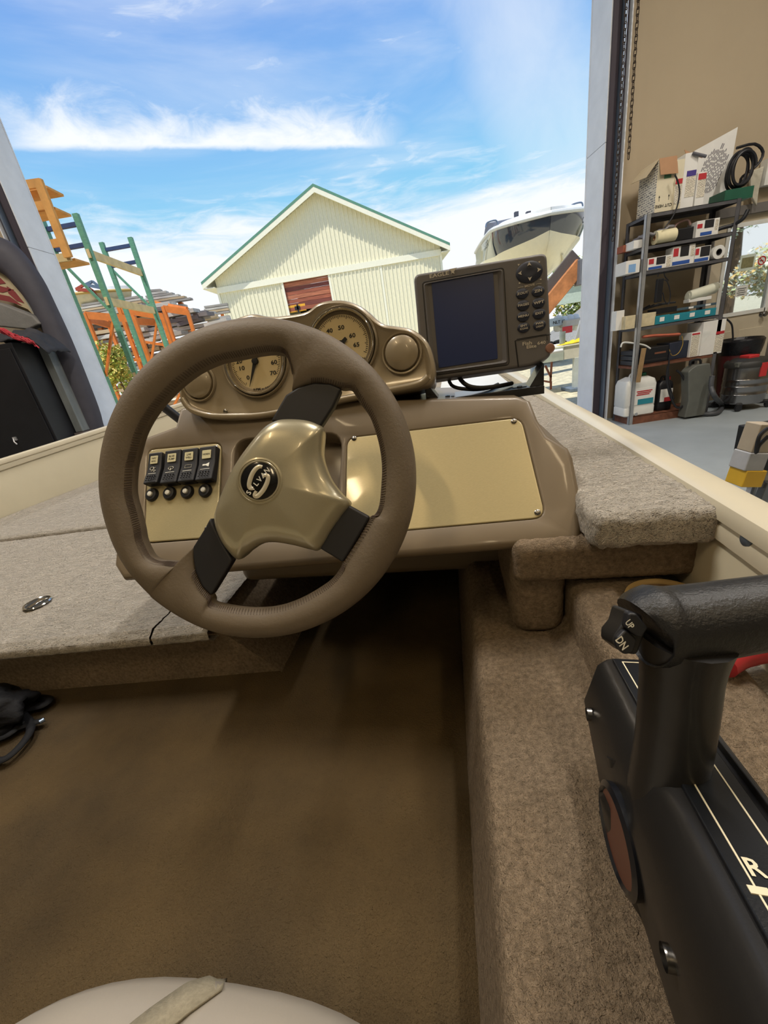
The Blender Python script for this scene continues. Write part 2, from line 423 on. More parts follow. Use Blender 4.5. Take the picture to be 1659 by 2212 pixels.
def sheet(name, label, cat, u0, v0, u1, v1, y, m, parent=None, th=.003, loc=None):
    a, b = W(u0, (v0 + v1) / 2, y), W(u1, (v0 + v1) / 2, y); t, c = W((u0 + u1) / 2, v0, y), W((u0 + u1) / 2, v1, y)
    mb = MB(); mb.box(a.x, b.x, y - th, y, c.z, t.z)
    o = build(name, mb, m, parent, smooth=0, loc=((a.x + b.x) / 2, y, c.z))
    if not parent: tag(o, label, cat)
    return o, (a.x, b.x, c.z, t.z)
o, bb = sheet('door_notice', 'pale framed notice with an olive centre stuck high on the door glass', 'notice', 1598, 550, 1630, 584, 5.355, mat('notice_paper', (205, 215, 200), .7))
mb = MB(); mb.box(bb[0] + .02, bb[1] - .02, 5.349, 5.3515, bb[2] + .03, bb[3] - .03); build('notice_print', mb, mat('notice_olive', (128, 124, 88), .8, vary=.15, vscale=40), o, smooth=0)
o, bb = sheet('glass_notice', 'small white notice stuck low on the door glass', 'notice', 1589, 617, 1614, 640, 5.355, m_white)
mb = MB(frame(Vector(((bb[0] + bb[1]) / 2, 5.351, (bb[2] + bb[3]) / 2)), Vector((1, 0, 0)), Vector((0, 0, 1))))
for i in range(4): mb.box(-.055 + .01 * (i % 2), .05 - .012 * (i % 2), .03 - i * .022 - .006, .03 - i * .022, 0, .001)
build('notice_print', mb, m_black, o, smooth=0)
k = W(1650, 562, 5.35); F = frame(Vector((k.x - .02, 5.354, k.z)), Vector((1, 0, 0)), Vector((0, 0, 1)))
mb = MB(F); mb.lathe([(.05, 0), (.05, .002), (0, .002)]); o = tag(build('no_smoking_sign', mb, m_white, loc=F.translation), 'round red no smoking sticker on the door glass', 'sign')
mb = MB(F); mb.ring([(.036 * math.cos(a / 12 * PI), .036 * math.sin(a / 12 * PI)) for a in range(24)], [(.047 * math.cos(a / 12 * PI), .047 * math.sin(a / 12 * PI)) for a in range(24)], .002, .004)
mb.add([(-.03, .024, .004), (-.024, .03, .004), (.03, -.024, .004), (.024, -.03, .004)], [(0, 1, 2, 3)]); build('red_ring', mb, mat('sign_red', (190, 40, 36), .5), o, smooth=0)
mb = MB(F); mb.box(-.026, .016, -.006, .004, .002, .0035); build('cigarette_mark', mb, m_black, o, smooth=0)
# white cabinet with red front on the wall beside the door
o, bb = sheet('fire_notice_box', 'white wall box with red front at the upper right of the entrance door', 'wall box', 1640, 345, 1690, 402, 5.28, m_white, th=.09)
mb = MB(); mb.box(bb[0] + .06, bb[1], 5.18, 5.192, bb[2] + .06, bb[3] - .06); build('red_panel', mb, mat('sign_red', (190, 40, 36), .5), o, smooth=0)
mb = MB(); P = [W(1618, 372, 5.24), W(1648, 360, 5.24), W(1640, 410, 5.22), W(1632, 446, 5.24), W(1622, 420, 5.22)]
mb.prism([(p.x, p.z) for p in P], 0, .03); mb2 = MB(); mb2.add([(v.x, 5.25 - v.z, v.y) for v in mb.v], mb.f)
tag(build('plastic_bag', mb2, mat('cloudy_plastic', (196, 190, 172), .35, vary=.1, vscale=12, bump=(14, .6, .02)), loc=P[0], bevel=.008), 'cloudy plastic bag hanging on the wall under the white wall box', 'bag')

# ------------------------------------------------------------------ ceiling lamps
m_tube = mat('lit_tube', (255, 214, 140), .5, vary=0, emit=((255, 206, 130), 6.0))
for i, (x, y, pw) in enumerate(LAMPS):
    t = thing('tube_lamp', ('white ceiling lamp with two tubes, %s' % ('behind and left of the helm', 'behind and right of the helm', 'above the boat on the left', 'above the boat on the right', 'near the left front corner', 'in front of the entrance door', 'farthest back over the middle', 'along the right wall')[i]), 'ceiling lamp', (x, y, 5.33), 'tube lamps on the ceiling')
    mb = MB(); mb.box(x - .1, x + .1, y - .66, y + .66, 5.33, 5.398); build('housing', mb, m_white, t, bevel=.01)
    for s in (-.045, .045):
        mb = MB(); mb.cyl((x + s, y - .6, 5.30), (x + s, y + .6, 5.30), .016, n=10); build('tube', mb, m_tube, t)
    lamp_light(pw, t)

# ------------------------------------------------------------------ hoist chains by the right track
m_chain = mat('dark_chain', (70, 60, 52), .5, metal=.7, vary=.1)
def link_mesh():
    mb = MB(); p = []
    for k in range(10):
        a = 2 * PI * k / 10; p.append((.013 * math.cos(a), 0, .015 * math.sin(a) + (.016 if math.sin(a) > 0 else -.016)))
    mb.tube(p, .0042, 5, closed=True); return mb
lm = None
for n, (top, bot) in enumerate((((1357, -60), (1322, 520)), ((1383, -60), (1347, 345)))):
    a, b = W(*top, 5.12), W(*bot, 5.12); b.x = a.x + .01; 
    t = thing('hoist_chain', ('dark steel chain hanging closest to the door track, reaching lower', 'dark steel chain hanging on the wall side, ending above the shelf boxes')[n], 'chain', a)
    L = (a - b).length; cnt = min(int(L / .046), 300)
    for i in range(cnt):
        if lm is None:
            o = build('chain_link', link_mesh(), m_chain, None, loc=(0, 0, 0)); lm = o.data; bpy.data.objects.remove(o); 
        o = bpy.data.objects.new('chain_link', lm); COL.objects.link(o); o.parent = t
        o.location = (b - a) * ((i + .5) / cnt); o.rotation_euler = (0, 0, (i % 2) * PI / 2 + .5)

# ------------------------------------------------------------------ steel shelf unit
m_shelf = mat('shelf_steel', (104, 104, 108), .45, metal=.5, vary=.15, vscale=6)
m_post = mat('shelf_post_bright', (176, 178, 180), .35, metal=.6, vary=.1, vscale=8)
m_rust = mat('rusty_steel', (112, 70, 50), .7, vary=.25, vscale=10)
SX0, SX1, SY0, SY1 = 2.93, 3.87, 4.80, 5.16
LV = [2.15, 1.87, 1.64, 1.09, .68, .09]
t = thing('shelf_unit', 'grey steel shelf unit with six shelves against the wall beside the big opening', 'shelf', (SX0, SY0, 0))
for i, (x, y) in enumerate(((SX0, SY0), (SX1, SY0), (SX0, SY1), (SX1, SY1))):
    s = 1 if x == SX0 else -1; q = 1 if y == SY0 else -1; mb = MB()
    a, b = sorted((x, x + s * .042)); mb.box(a, b, min(y, y + q * .003), max(y, y + q * .003), 0, 2.15)
    a, b = sorted((x, x + s * .003)); c, d = sorted((y, y + q * .042)); mb.box(a, b, c, d, 0, 2.15); build('post', mb, m_post if i == 0 else m_shelf, t, smooth=0)
for i, z in enumerate(LV):
    mb = MB(); mb.box(SX0 + .004, SX1 - .004, SY0 + .004, SY1 - .004, z - .004, z); lip = .032 if i < 5 else .09
    mb.box(SX0 + .004, SX1 - .004, SY0 + .004, SY0 + .010, z - lip, z); mb.box(SX0 + .004, SX0 + .010, SY0 + .004, SY1 - .004, z - lip, z); mb.box(SX1 - .010, SX1 - .004, SY0 + .004, SY1 - .004, z - lip, z); mb.box(SX0 + .004, SX1 - .004, SY1 - .010, SY1 - .004, z - lip, z)
    build('shelf_board', mb, m_rust if i >= 4 else m_shelf, t, smooth=0)

m_card = mat('brown_cardboard', (172, 132, 98), .85, vary=.06, vscale=5)
m_cardw = mat('cream_carton', (216, 206, 178), .8, vary=.05, vscale=5)
m_print = brick_text_mat('printed_carton', (222, 214, 196), (108, 106, 110), 3.8)
m_prn2 = brick_text_mat('carton_small_print', (224, 216, 196), (96, 84, 80), 9)
m_wcart = mat('white_carton', (226, 224, 218), .75, vary=.03)
m_blue = mat('label_blue', (44, 84, 160), .6); m_purp = mat('label_purple', (70, 56, 130), .6); m_red = mat('label_red', (180, 46, 52), .6)
m_dk = mat('dark_inside', (30, 28, 30), .8)
def uvize(o, sx=1.0):
    me = o.data; uv = me.uv_layers.new(name='UVMap')
    for p in me.polygons:
        n = p.normal
        for li in p.loop_indices:
            c = me.vertices[me.loops[li].vertex_index].co
            if abs(n.y) >= max(abs(n.x), abs(n.z)): uv.data[li].uv = (c.x, c.z)
            elif abs(n.x) > abs(n.z): uv.data[li].uv = (c.y, c.z)
            else: uv.data[li].uv = (c.x, c.y)
def carton(name, label, cat, u0, v0, u1, v1, y, dep, zb, m, group=None, parts=(), bevel=.003, rot=0.0):
    """box standing on zb whose front face spans the given region at depth y; parts: (name, fx0, fz0, fx1, fz1, mat) in face fractions"""
    um, vm = (u0 + u1) / 2, (v0 + v1) / 2
    x0, x1 = W(u0, vm, y).x, W(u1, vm, y).x; z1 = W(um, v0, y).z
    z1 = max(z1, zb + .02)
    o0 = Vector(((x0 + x1) / 2, y, zb))
    mb = MB(); mb.box(x0, x1, y, y + dep, zb + .001, z1)
    o = build(name, mb, m, None, bevel=bevel, loc=o0); tag(o, label, cat, group); uvize(o)
    for (pn, a, b, c, d, pm) in parts:
        mb = MB(); mb.box(x0 + (x1 - x0) * a, x0 + (x1 - x0) * c, y - .0025, y + .001, zb + (z1 - zb) * b, zb + (z1 - zb) * d)
        p = build(pn, mb, pm, o, smooth=0); uvize(p)
    o.rotation_euler.z = rot
    return o, (x0, x1, zb, z1)
Z0 = LV[0]
# top shelf
o, bb = carton('open_carton', 'large cream carton with open flaps and rows of print, left end of the top shelf', 'box', 1419, 340, 1456, 458, 4.83, .30, Z0, m_cardw, parts=[('green_label', .38, .62, .78, .78, mat('label_green', (86, 130, 96), .6))])
mb = MB(); mb.box(bb[0] - .003, bb[0] + .001, 4.833, 5.127, Z0 + .003, bb[3] - .002); p = build('printed_side', mb, m_print, o, smooth=0); uvize(p)
x0, x1, _, z1 = bb
mb = MB(); mb.add([(x0, 4.83, z1), (x0, 5.12, z1), (x0 - .10, 5.12, z1 - .10), (x0 - .11, 4.84, z1 - .13)], [(0, 1, 2, 3)]); mb.v = [v for v in mb.v]
q = build('side_flap', mb, mat('carton_flap', (196, 176, 140), .85), o, smooth=0); s_ = q.modifiers.new('s', 'SOLIDIFY'); s_.thickness = .004
mb = MB(); mb.add([(x0, 4.83, z1), (x1, 4.83, z1), (x1 + .01, 4.80, z1 - .15), (x0 + .01, 4.80, z1 - .14)], [(0, 1, 2, 3)]); q = build('front_flap', mb, m_card, o, smooth=0); s_ = q.modifiers.new('s', 'SOLIDIFY'); s_.thickness = .004
F = frame(Vector(((x0 + x1) / 2, 4.8285, Z0 + .055)), Vector((1, 0, 0)), Vector((0, 0, 1)))
mb = MB(F); mb.text('CUT HERE', 0, 0, 0, .036, PI); 
for dx in (-.05, .045): mb.add([(dx - .002, .04, 0), (dx + .002, .04, 0), (dx + .002, .075, 0), (dx - .002, .075, 0)], [(0, 1, 2, 3)]); mb.add([(dx - .008, .072, 0), (dx + .008, .072, 0), (dx, .09, 0)], [(0, 1, 2)])
build('carton_print', mb, m_black, o, smooth=0)
o, bb = carton('narrow_carton', 'narrow cream carton with a red label beside the large open carton', 'box', 1457, 345, 1474, 455, 4.82, .25, Z0, m_cardw, parts=[('red_label', .1, .52, .95, .62, m_red), ('label_print', .1, .12, .95, .5, m_prn2)])
o, bb = carton('torn_carton', 'white carton with torn brown flap and purple label, middle of the top shelf', 'box', 1475, 330, 1503, 450, 4.83, .3, Z0, m_wcart, parts=[('purple_label', .25, .58, .95, .68, m_purp), ('label_print', .25, .2, .95, .57, m_prn2)])
x0, x1, _, z1 = bb
mb = MB(); mb.add([(x0, 4.83, z1), (x1, 4.83, z1 - .02), (x1 + .06, 4.86, z1 - .05), (x0 + .03, 4.9, z1 + .05)], [(0, 1, 2, 3)]); q = build('torn_flap', mb, m_card, o, smooth=0); s_ = q.modifiers.new('s', 'SOLIDIFY'); s_.thickness = .004
mb = MB(); mb.cyl((x0 + .06, 4.82, z1 - .01), (x1 + .05, 4.80, z1 - .06), .013, n=10); q = tag(build('grey_tube', mb, mat('grey_tube', (92, 92, 98), .5), loc=(x0, 4.82, z1)), 'short dark grey tube lying across the torn white carton', 'tube')
o, bb = carton('short_carton', 'shorter white carton with a red label right of the torn carton', 'box', 1504, 372, 1523, 446, 4.82, .22, Z0, m_wcart, parts=[('red_label', .08, .78, .95, .96, m_red), ('label_print', .08, .25, .95, .77, m_prn2)])
# flattened printed board leaning at the back
P = [W(1500, 326, 5.08), W(1594, 274, 5.08), W(1567, 436, 5.08), W(1519, 446, 5.08)]; P[2].z = P[3].z = Z0 + .002; P[3].x = P[0].x + .02; P[2].x = P[1].x - .02
mb = MB(); mb.add([P[0], P[1], P[2], P[3]] + [p + Vector((0, .01, 0)) for p in P], [(0, 1, 2, 3), (7, 6, 5, 4), (0, 4, 5, 1), (1, 5, 6, 2), (2, 6, 7, 3), (3, 7, 4, 0)])
o = tag(build('carton_board', mb, m_wcart, loc=P[3], smooth=0), 'large flattened white carton board with slanting rows of print', 'board')
F = frame(P[3].lerp(P[1], .48) + Vector((0, -.002, 0)), Vector((1, 0, 0)), Vector((0, 0, 1))); mb = MB(F)
random.seed(3)
for r in range(15):
    h = .19 * math.sqrt(max(0, 1 - ((r - 7) / 8.2) ** 2)); x = -.12 + r * .016; y = -h + .03 * math.sin(r * .3)
    while y < h:
        l = random.uniform(.018, .045); mb.add([(x - .004 + y * .35, y, 0), (x + .004 + y * .35, y, 0), (x + .004 + (y + l) * .35, y + l, 0), (x - .004 + (y + l) * .35, y + l, 0)], [(0, 1, 2, 3)]); y += l + .012
p = build('printed_rows', mb, mat('print_ink', (92, 88, 96), .8), o, smooth=0)
# green bin with hose coil
m_green = mat('green_plastic', (34, 88, 68), .5)
a, b = W(1562, 415, 4.9), W(1622, 415, 4.9); x0, x1 = a.x, b.x
mb = MB(); mb.box(x0, x1, 4.87, 5.12, Z0 + .001, Z0 + .10); mb2 = MB(); mb2.box(x0 + .01, x1 - .01, 4.88, 5.11, Z0 + .012, Z0 + .12)
o = build('green_bin', mb, m_green, loc=((x0 + x1) / 2, 5, Z0), smooth=0); c = build('c', mb2, m_green, loc=(0, 0, 0)); apply_bool(o, [c]); tag(o, 'dark green open bin at the right end of the top shelf', 'bin')
m_hose = mat('black_hose', (26, 27, 32), .5)
c = (W(1600, 366, 4.95) + Vector((0, 0, 0))); pts = []
for k in range(90):
    a = k / 90 * 2 * PI * 5; r = .125 - .03 * math.sin(k * .5) * .4; pts.append(c + Vector((r * math.cos(a) * (.8 + .06 * math.sin(k * .21)), -.06 + k * .0015, r * math.sin(a) * 1.15)))
pts += [c + Vector((.2, .05, .02)), c + Vector((.24, .05, .12)), c + Vector((.13, .04, .2)), c + Vector((-.05, .03, .19))]
mb = MB(); mb.tube(catmull(pts, 3, False), .0125, 8); tag(build('hose_coil', mb, m_hose, loc=c), 'coil of black hose standing in the green bin', 'hose')
pts = [W(u, v, 4.77) for u, v in ((1458, 378), (1464, 392), (1468, 415), (1463, 445), (1452, 470), (1436, 492))]
mb = MB(); mb.tube(catmull(pts, 5, False), .007, 8); tag(build('dangling_cord', mb, m_hose, loc=pts[0]), 'black cord dangling in front of the top shelf cartons', 'cord')
# second shelf
Z1 = LV[1]
carton('brown_parts_box', 'small brown box at the left end of the second shelf', 'box', 1346, 528, 1367, 545, 5.0, .12, Z1, mat('red_brown_carton', (150, 84, 60), .8))
mb = MB(); a = W(1362, 516, 4.9)
F = frame(Vector((a.x + .03, 4.98, Z1 + .075)), Vector((1, 0, 0)), Vector((0, 0, 1)))
mb = MB(); N_ = 10
vs = []; fs = []
for i in range(N_ + 1):
    for j in range(N_ + 1):
        x, y = i / N_ * .30, j / N_ * .22; vs.append((2.945 + x, 4.83 + y, Z1 + .105 + .05 * i / N_ + .03 * noise.noise((x * 14, y * 14, 0))))
for i in range(N_):
    for j in range(N_): a_ = i * (N_ + 1) + j; fs.append((a_, a_ + N_ + 1, a_ + N_ + 2, a_ + 1))
mb.add(vs, fs); o = build('grey_bag', mb, mat('grey_film', (130, 128, 132), .4, bump=(20, .5, .02)), loc=(3.0, 4.95, Z1 + .1)); s_ = o.modifiers.new('s', 'SOLIDIFY'); s_.thickness = .02; tag(o, 'crumpled grey plastic bag lying over boxes on the second shelf', 'bag')
carton('white_small_box', 'small white box under the crumpled grey bag on the second shelf', 'box', 1369, 517, 1400, 538, 4.86, .15, Z1, m_wcart)
def roll(name, label, u, v, y, r, l, m, zb, hole=None, mcore=None, axis=None):
    c = W(u, v, y); c.z = zb + r + .002
    F = frame(c, Vector((1, 0, 0)), Vector((0, 0, 1))) if axis is None else axis(c)
    t = thing(name, label, 'roll', c)
    mb = MB(F); h = hole or r * .35
    mb.lathe([(h, 0), (r, 0), (r, -l), (h, -l), (h, 0)], 24); build('roll_body', mb, m, t)
    mb = MB(F); mb.lathe([(h * .8, .003), (h, .003), (h, -l - .003), (h * .8, -l - .003), (h * .8, .003)], 20); build('core', mb, mcore or m_card, t)
roll('paper_roll', 'cream roll lying at the front of the second shelf', 1433, 508, 4.84, .062, .20, mat('cream_paper', (224, 214, 176), .8), Z1, axis=lambda c: frame(c - Vector((.09, 0, 0)), Vector((0, 1, 0)), Vector((0, 0, 1))) @ Matrix.Rotation(PI, 4, 'X'))
o, bb = carton('black_tool_case', 'low black tool case in the middle of the second shelf', 'tool case', 1448, 492, 1505, 518, 4.87, .2, Z1, m_black, bevel=.012)
mb = MB(); a = Vector((bb[0] + .05, 4.9, bb[3])); mb.tube(catmull([a, a + Vector((.03, 0, .05)), a + Vector((.13, 0, .07)), a + Vector((.17, 0, .02))], 5, False), .012, 8); build('case_handle', mb, mat('tool_grip', (150, 120, 112), .5), o)
o, bb = carton('windowed_box', 'white box with dark window at the right of the second shelf', 'box', 1505, 474, 1553, 505, 4.83, .15, Z1, m_wcart, parts=[('box_window', .35, .5, .75, .98, m_dk), ('blue_stripe', .2, .08, .7, .28, m_blue), ('red_print', .03, .55, .25, .8, m_red), ('grey_print', .82, .3, .95, .9, m_prn2)])
pts = [Vector((3.66, 4.9, Z1 + .02)), Vector((3.74, 4.86, Z1 + .05)), Vector((3.84, 4.83, Z1 + .06)), Vector((3.88, 4.76, Z1 + .09)), Vector((3.91, 4.75, Z1 + .16))]
mb = MB(); mb.tube(catmull(pts, 5, False), .018, 10); tag(build('hose_end', mb, m_hose, loc=pts[0]), 'thick black hose end poking out at the right of the second shelf', 'hose')
# third shelf: glove boxes
Z2 = LV[2]
GP = lambda k: [('blue_band', .05, .06, .6, .26, m_blue), ('box_window', .36, .38, .72, .96, m_dk), ('red_print', .05, .5, .25, .9, m_red), ('grey_print', .78, .1, .95, .9, m_prn2)][:k]
carton('glove_box', 'white and light blue glove box standing left of the shelf post', 'box', 1352, 562, 1382, 592, 4.82, .2, Z2, m_wcart, 'glove boxes', [('blue_wave', .2, .1, .7, .7, mat('label_skyblue', (130, 170, 214), .6))])
carton('glove_box', 'windowed glove box just right of the shelf post', 'box', 1399, 554, 1451, 581, 4.82, .12, Z2, m_wcart, 'glove boxes', GP(4))
carton('glove_box', 'tall glove box with a big torn window in the middle of the third shelf', 'box', 1453, 530, 1500, 573, 4.83, .12, Z2, m_wcart, 'glove boxes', [('blue_band', .02, .06, .8, .24, m_blue), ('box_window', .34, .45, .72, .99, m_dk), ('red_print', .03, .5, .25, .9, m_red), ('grey_print', .82, .4, .96, .9, m_prn2)])
carton('glove_box', 'torn glove box beside the tissue roll', 'box', 1501, 532, 1534, 565, 4.84, .12, Z2, m_wcart, 'glove boxes', [('blue_band', .02, .06, .9, .26, m_blue), ('box_window', .35, .35, .95, .97, m_dk), ('red_print', .03, .5, .25, .9, m_red)])
roll('tissue_roll', 'white paper roll with a dark core at the right end of the third shelf', 1553, 545, 4.83, .064, .14, m_white, Z2, hole=.03, mcore=m_dk)
# charger hanging under the third shelf
t = thing('power_adapter', 'black power adapter hanging by its lead under the third shelf', 'adapter', W(1422, 600, 4.83)); a = W(1423, 628, 4.83)
mb = MB(); mb.box(a.x - .033, a.x + .033, 4.81, 4.85, a.z - .115, a.z + .115); build('adapter_body', mb, m_black, t, bevel=.008)
for pts in (((1424, 586), (1421, 598)), ((1428, 604), (1441, 608), (1448, 635), (1444, 657), (1436, 650), (1432, 632)), ((1434, 584), (1436, 596), (1444, 606))):
    mb = MB(); mb.tube(catmull([W(u, v, 4.82) for u, v in pts], 5, False), .005, 6); build('lead', mb, m_hose, t)
# fourth shelf
Z3 = LV[3]
carton('white_can_box', 'white box at the left end of the fourth shelf', 'box', 1331, 671, 1348, 709, 4.90, .1, Z3, m_wcart)
for n, (u0, v0, u1, v1, l) in enumerate(((1351, 682, 1372, 708, 'cream box left of the bright shelf post, tools sticking out'), (1386, 676, 1416, 704, 'cream box right of the bright shelf post, dark tools on top'))):
    o, bb = carton('tool_box_card', l, 'box', u0, v0, u1, v1, 4.83, .14, Z3, mat('stained_carton', (206, 192, 156), .8, vary=.12, vscale=14))
for n in range(7):
    a = Vector((3.0 + n * .035, 4.93, Z3 + .16 + .008 * n)); mb = MB(); mb.beam(a, a + Vector((.16, .05 - .02 * n, .05 - .01 * n)), .014, .018)
    tag(build('hand_tool', mb, m_black, loc=a, bevel=.003), 'dark hand tool on the cream boxes of the fourth shelf, %s counting from the left' % ('first', 'second', 'third', 'fourth', 'fifth', 'sixth', 'seventh')[n], 'tool', 'tools on the fourth shelf')
m_teal = mat('teal_plastic', (40, 132, 148), .4)
for n, (u0, v0, u1, v1) in enumerate(((1416, 681, 1446, 701), (1446, 677, 1480, 697), (1480, 672, 1512, 693), (1512, 667, 1546, 688))):
    carton('drawer_bin', 'teal parts drawer, number %s from the left of the row on the fourth shelf' % ('one', 'two', 'three', 'four')[n], 'drawer', u0, v0, u1, v1, 4.82, .2, Z3, m_teal, 'teal parts drawers', [('label_card', .3, .3, .62, .8, m_wcart)])
carton('parts_case', 'long grey blue parts case lying on the teal drawers', 'case', 1462, 660, 1546, 676, 4.86, .16, Z3 + .105, mat('grey_blue_plastic', (70, 88, 98), .4), None, [('label_card', .3, .2, .42, .9, m_wcart), ('label_card', .72, .2, .85, .9, m_wcart)])
carton('black_tray', 'black tray tilted on the left teal drawers', 'tray', 1418, 664, 1462, 680, 4.86, .16, Z3 + .105, m_black)
# white jug lying on the parts case
t = thing('white_jug', 'cloudy white jug lying on its side on the fourth shelf', 'jug', W(1515, 645, 4.95)); zb = W(1520, 655, 4.95).z
a, b = W(1487, 640, 4.95), W(1546, 622, 4.95)
mb = MB(); pa = [a + Vector((-.01, 0, 0)), a + Vector((.02, 0, 0)), a.lerp(b, .5), b + Vector((-.02, 0, 0)), b]; mb.tube(catmull(pa, 4, False), [.03] * 2 + [.056] * 13 + [.05] * 2, 14); build('jug_body', mb, mat('cloudy_white', (216, 216, 196), .4, vary=.05), t)
mb = MB(); mb.cyl(b, b + Vector((.03, 0, .01)), .02, n=12); build('jug_cap', mb, mat('yellow_cap', (210, 180, 60), .5), t)
mb = MB(); mb.box(3.55, 3.80, 4.91, 5.0, Z3 + .17, Z3 + .205); tag(build('tray_stack', mb, m_wcart, loc=(3.7, 4.95, Z3 + .17), bevel=.004), 'flat white tray the cloudy jug lies on', 'tray')
# fifth shelf
Z4 = LV[4]
for n, z in enumerate((.0, .055, .11)):
    mb = MB(); mb.box(2.95, 3.12, 4.88, 5.12, Z4 + .002 + z, Z4 + .05 + z); tag(build('flat_case', mb, mat('dark_grey_case', (58, 60, 64), .5), loc=(3.0, 5.0, Z4 + z), bevel=.006), '%s of three flat dark grey cases stacked left on the fifth shelf' % ('bottom', 'middle', 'top')[n], 'case')
pts = [W(u, v, 4.82) for u, v in ((1343, 752), (1349, 742), (1375, 744), (1395, 748), (1407, 755))]; pts = [p + Vector((0, .02, .01)) for p in pts]
mb = MB(); mb.tube(catmull(pts, 5, False), .009, 8); tag(build('white_hose', mb, m_white, loc=pts[0]), 'short bent white hose on top of the flat grey cases', 'hose')
carton('black_crate', 'black plastic crate in the middle of the fifth shelf', 'crate', 1383, 750, 1443, 794, 4.84, .24, Z4, m_black, bevel=.008, parts=[('crate_slot', .08, .15, .92, .28, m_dk), ('brown_strip', .5, .55, .9, .66, m_rust)])
carton('dark_crate', 'dark blue grey crate beside the white cartons on the fifth shelf', 'crate', 1445, 738, 1490, 786, 4.85, .24, Z4, mat('dark_blue_plastic', (36, 42, 58), .5), bevel=.008)
mb = MB(); a = W(1388, 728, 4.86); b = W(1468, 722, 4.86)
mb.tube(catmull([a, a.lerp(b, .3) + Vector((0, 0, .005)), a.lerp(b, .7), b], 6, False), [.02] + [.04] * 17 + [.02], 12, flat=.42); o = tag(build('orange_tool_roll', mb, mat('faded_orange', (176, 92, 66), .7), loc=a), 'faded orange tool roll lying on the black crate', 'tool roll')
pts = [W(u, v, 4.80) for u, v in ((1473, 726), (1475, 742), (1466, 762), (1452, 768), (1446, 755))]; mb = MB(); mb.tube(catmull(pts, 5, False), .006, 6, flat=.4); tag(build('yellow_strap', mb, mat('yellow_web', (186, 152, 60), .7), loc=pts[0]), 'yellow strap hanging from the orange tool roll', 'strap')
o, bb = carton('labelled_carton', 'white carton with red and white label, left of the pair on the fifth shelf', 'box', 1491, 718, 1514, 776, 4.82, .2, Z4, m_wcart, parts=[('red_label', .05, .9, .75, .97, m_red), ('label_print', .05, .05, .75, .88, m_prn2)])
o, bb = carton('labelled_carton', 'larger white carton with red label sticking out of the right end of the fifth shelf', 'box', 1516, 693, 1563, 770, 4.80, .25, Z4, m_wcart, parts=[('red_label', .62, .58, .98, .66, m_red), ('label_print', .62, .05, .98, .56, m_prn2)])
F = frame(Vector((bb[0] + .045, 4.798, Z4 + .20)), Vector((1, 0, 0)), Vector((0, 0, 1))); mb = MB(F); mb.prism([(-.04, -.08), (.06, .05), (-.04, .06)], 0, .001); mb.mat(m_white); 
mb2 = MB(F); mb2.text('IST', -.01, .025, .002, .035, 0); build('navy_print', mb, mat('label_navy', (34, 44, 92), .6), o, smooth=0); build('white_lettering', mb2, m_white, o, smooth=0)
# wooden board leaning against the front
a, b = W(1391, 752, 4.765), W(1378, 826, 4.765); mb = MB(); mb.beam(b, a, .05, .012, up=(0, 1, 0)); tag(build('wood_strip', mb, mat('old_wood', (150, 122, 84), .8, vary=.15, stretch=(20, 20, 2)), loc=b), 'short wood strip leaning on the front of the fifth shelf', 'wood strip')
# bottom shelf
Z5 = LV[5]
def jug(name, label, u0, v0, u1, v1, y, zb, m, mlab, capm, band=None, words=None):
    um, vm = (u0 + u1) / 2, (v0 + v1) / 2; x0, x1 = W(u0, vm, y).x, W(u1, vm, y).x; z1 = W(um, v0, y).z; zb = zb + .002
    t = thing(name, label, 'jug', ((x0 + x1) / 2, y, zb)); w = x1 - x0; xc = (x0 + x1) / 2
    o = rrect(-w / 2, 0, w / 2, w * .7, .03, 4); mb = MB(); N = len(o); vs = []; H = z1 - zb
    prof = [(0, .9), (.03, 1), (.22, 1), (.24, .97), (.27, 1), (.80, 1), (.92, .9), (1, .55)]
    for f, k in prof:
        for p in o: vs.append((xc + p[0] * k, y + w * .35 + (p[1] - w * .35) * k, zb + H * f))
    fs = [(r * N + i, r * N + (i + 1) % N, (r + 1) * N + (i + 1) % N, (r + 1) * N + i) for r in range(len(prof) - 1) for i in range(N)]
    fs += [tuple(range(N))[::-1], tuple(range((len(prof) - 1) * N, len(prof) * N))]; mb.add(vs, fs); build('jug_body', mb, m, t)
    mb = MB(); mb.cyl((xc + w * .2, y + w * .3, z1), (xc + w * .2, y + w * .3, z1 + .035), .03, n=16); build('cap', mb, capm, t)
    mb = MB(); mb.tube(catmull([(xc - w * .25, y + w * .3, z1 - .01), (xc - w * .2, y + w * .3, z1 + .035), (xc, y + w * .3, z1 + .04), (xc + w * .06, y + w * .3, z1 - .01)], 4, False), .013, 8); build('handle', mb, m, t)
    mb = MB(); mb.box(xc - w * .38, xc + w * .42, y - .004, y + .002, zb + H * .30, zb + H * .72); lb = build('label_sheet', mb, mlab, t, smooth=0)
    if band: mb = MB(); mb.box(xc - w * .1, xc + w * .4, y - .006, y - .003, zb + H * .30, zb + H * .44); build('label_band', mb, band, lb, smooth=0)
    if words:
        mb = MB(frame(Vector((xc + w * .1, y - .006, zb + H * .58)), Vector((1, 0, 0)), Vector((0, 0, 1)))); [mb.box(-w * .26 + .01 * (k_ % 2), w * .24 - .015 * (k_ % 3), .022 - k_ * .02, .034 - k_ * .02, 0, .0008) for k_ in range(3)]; build('label_words', mb, m_red, lb, smooth=0)
jug('white_canister', 'large white jug with blue and red label, front left of the bottom shelf', 1352, 815, 1418, 890, 4.82, Z5, m_white, m_wcart, mat('green_cap', (40, 110, 84), .5), m_teal, 'EXTRA')
jug('dark_canister', 'black jug with a white and red label beside the white jug', 1423, 822, 1455, 873, 4.90, Z5, m_black, m_wcart, m_red, m_red)
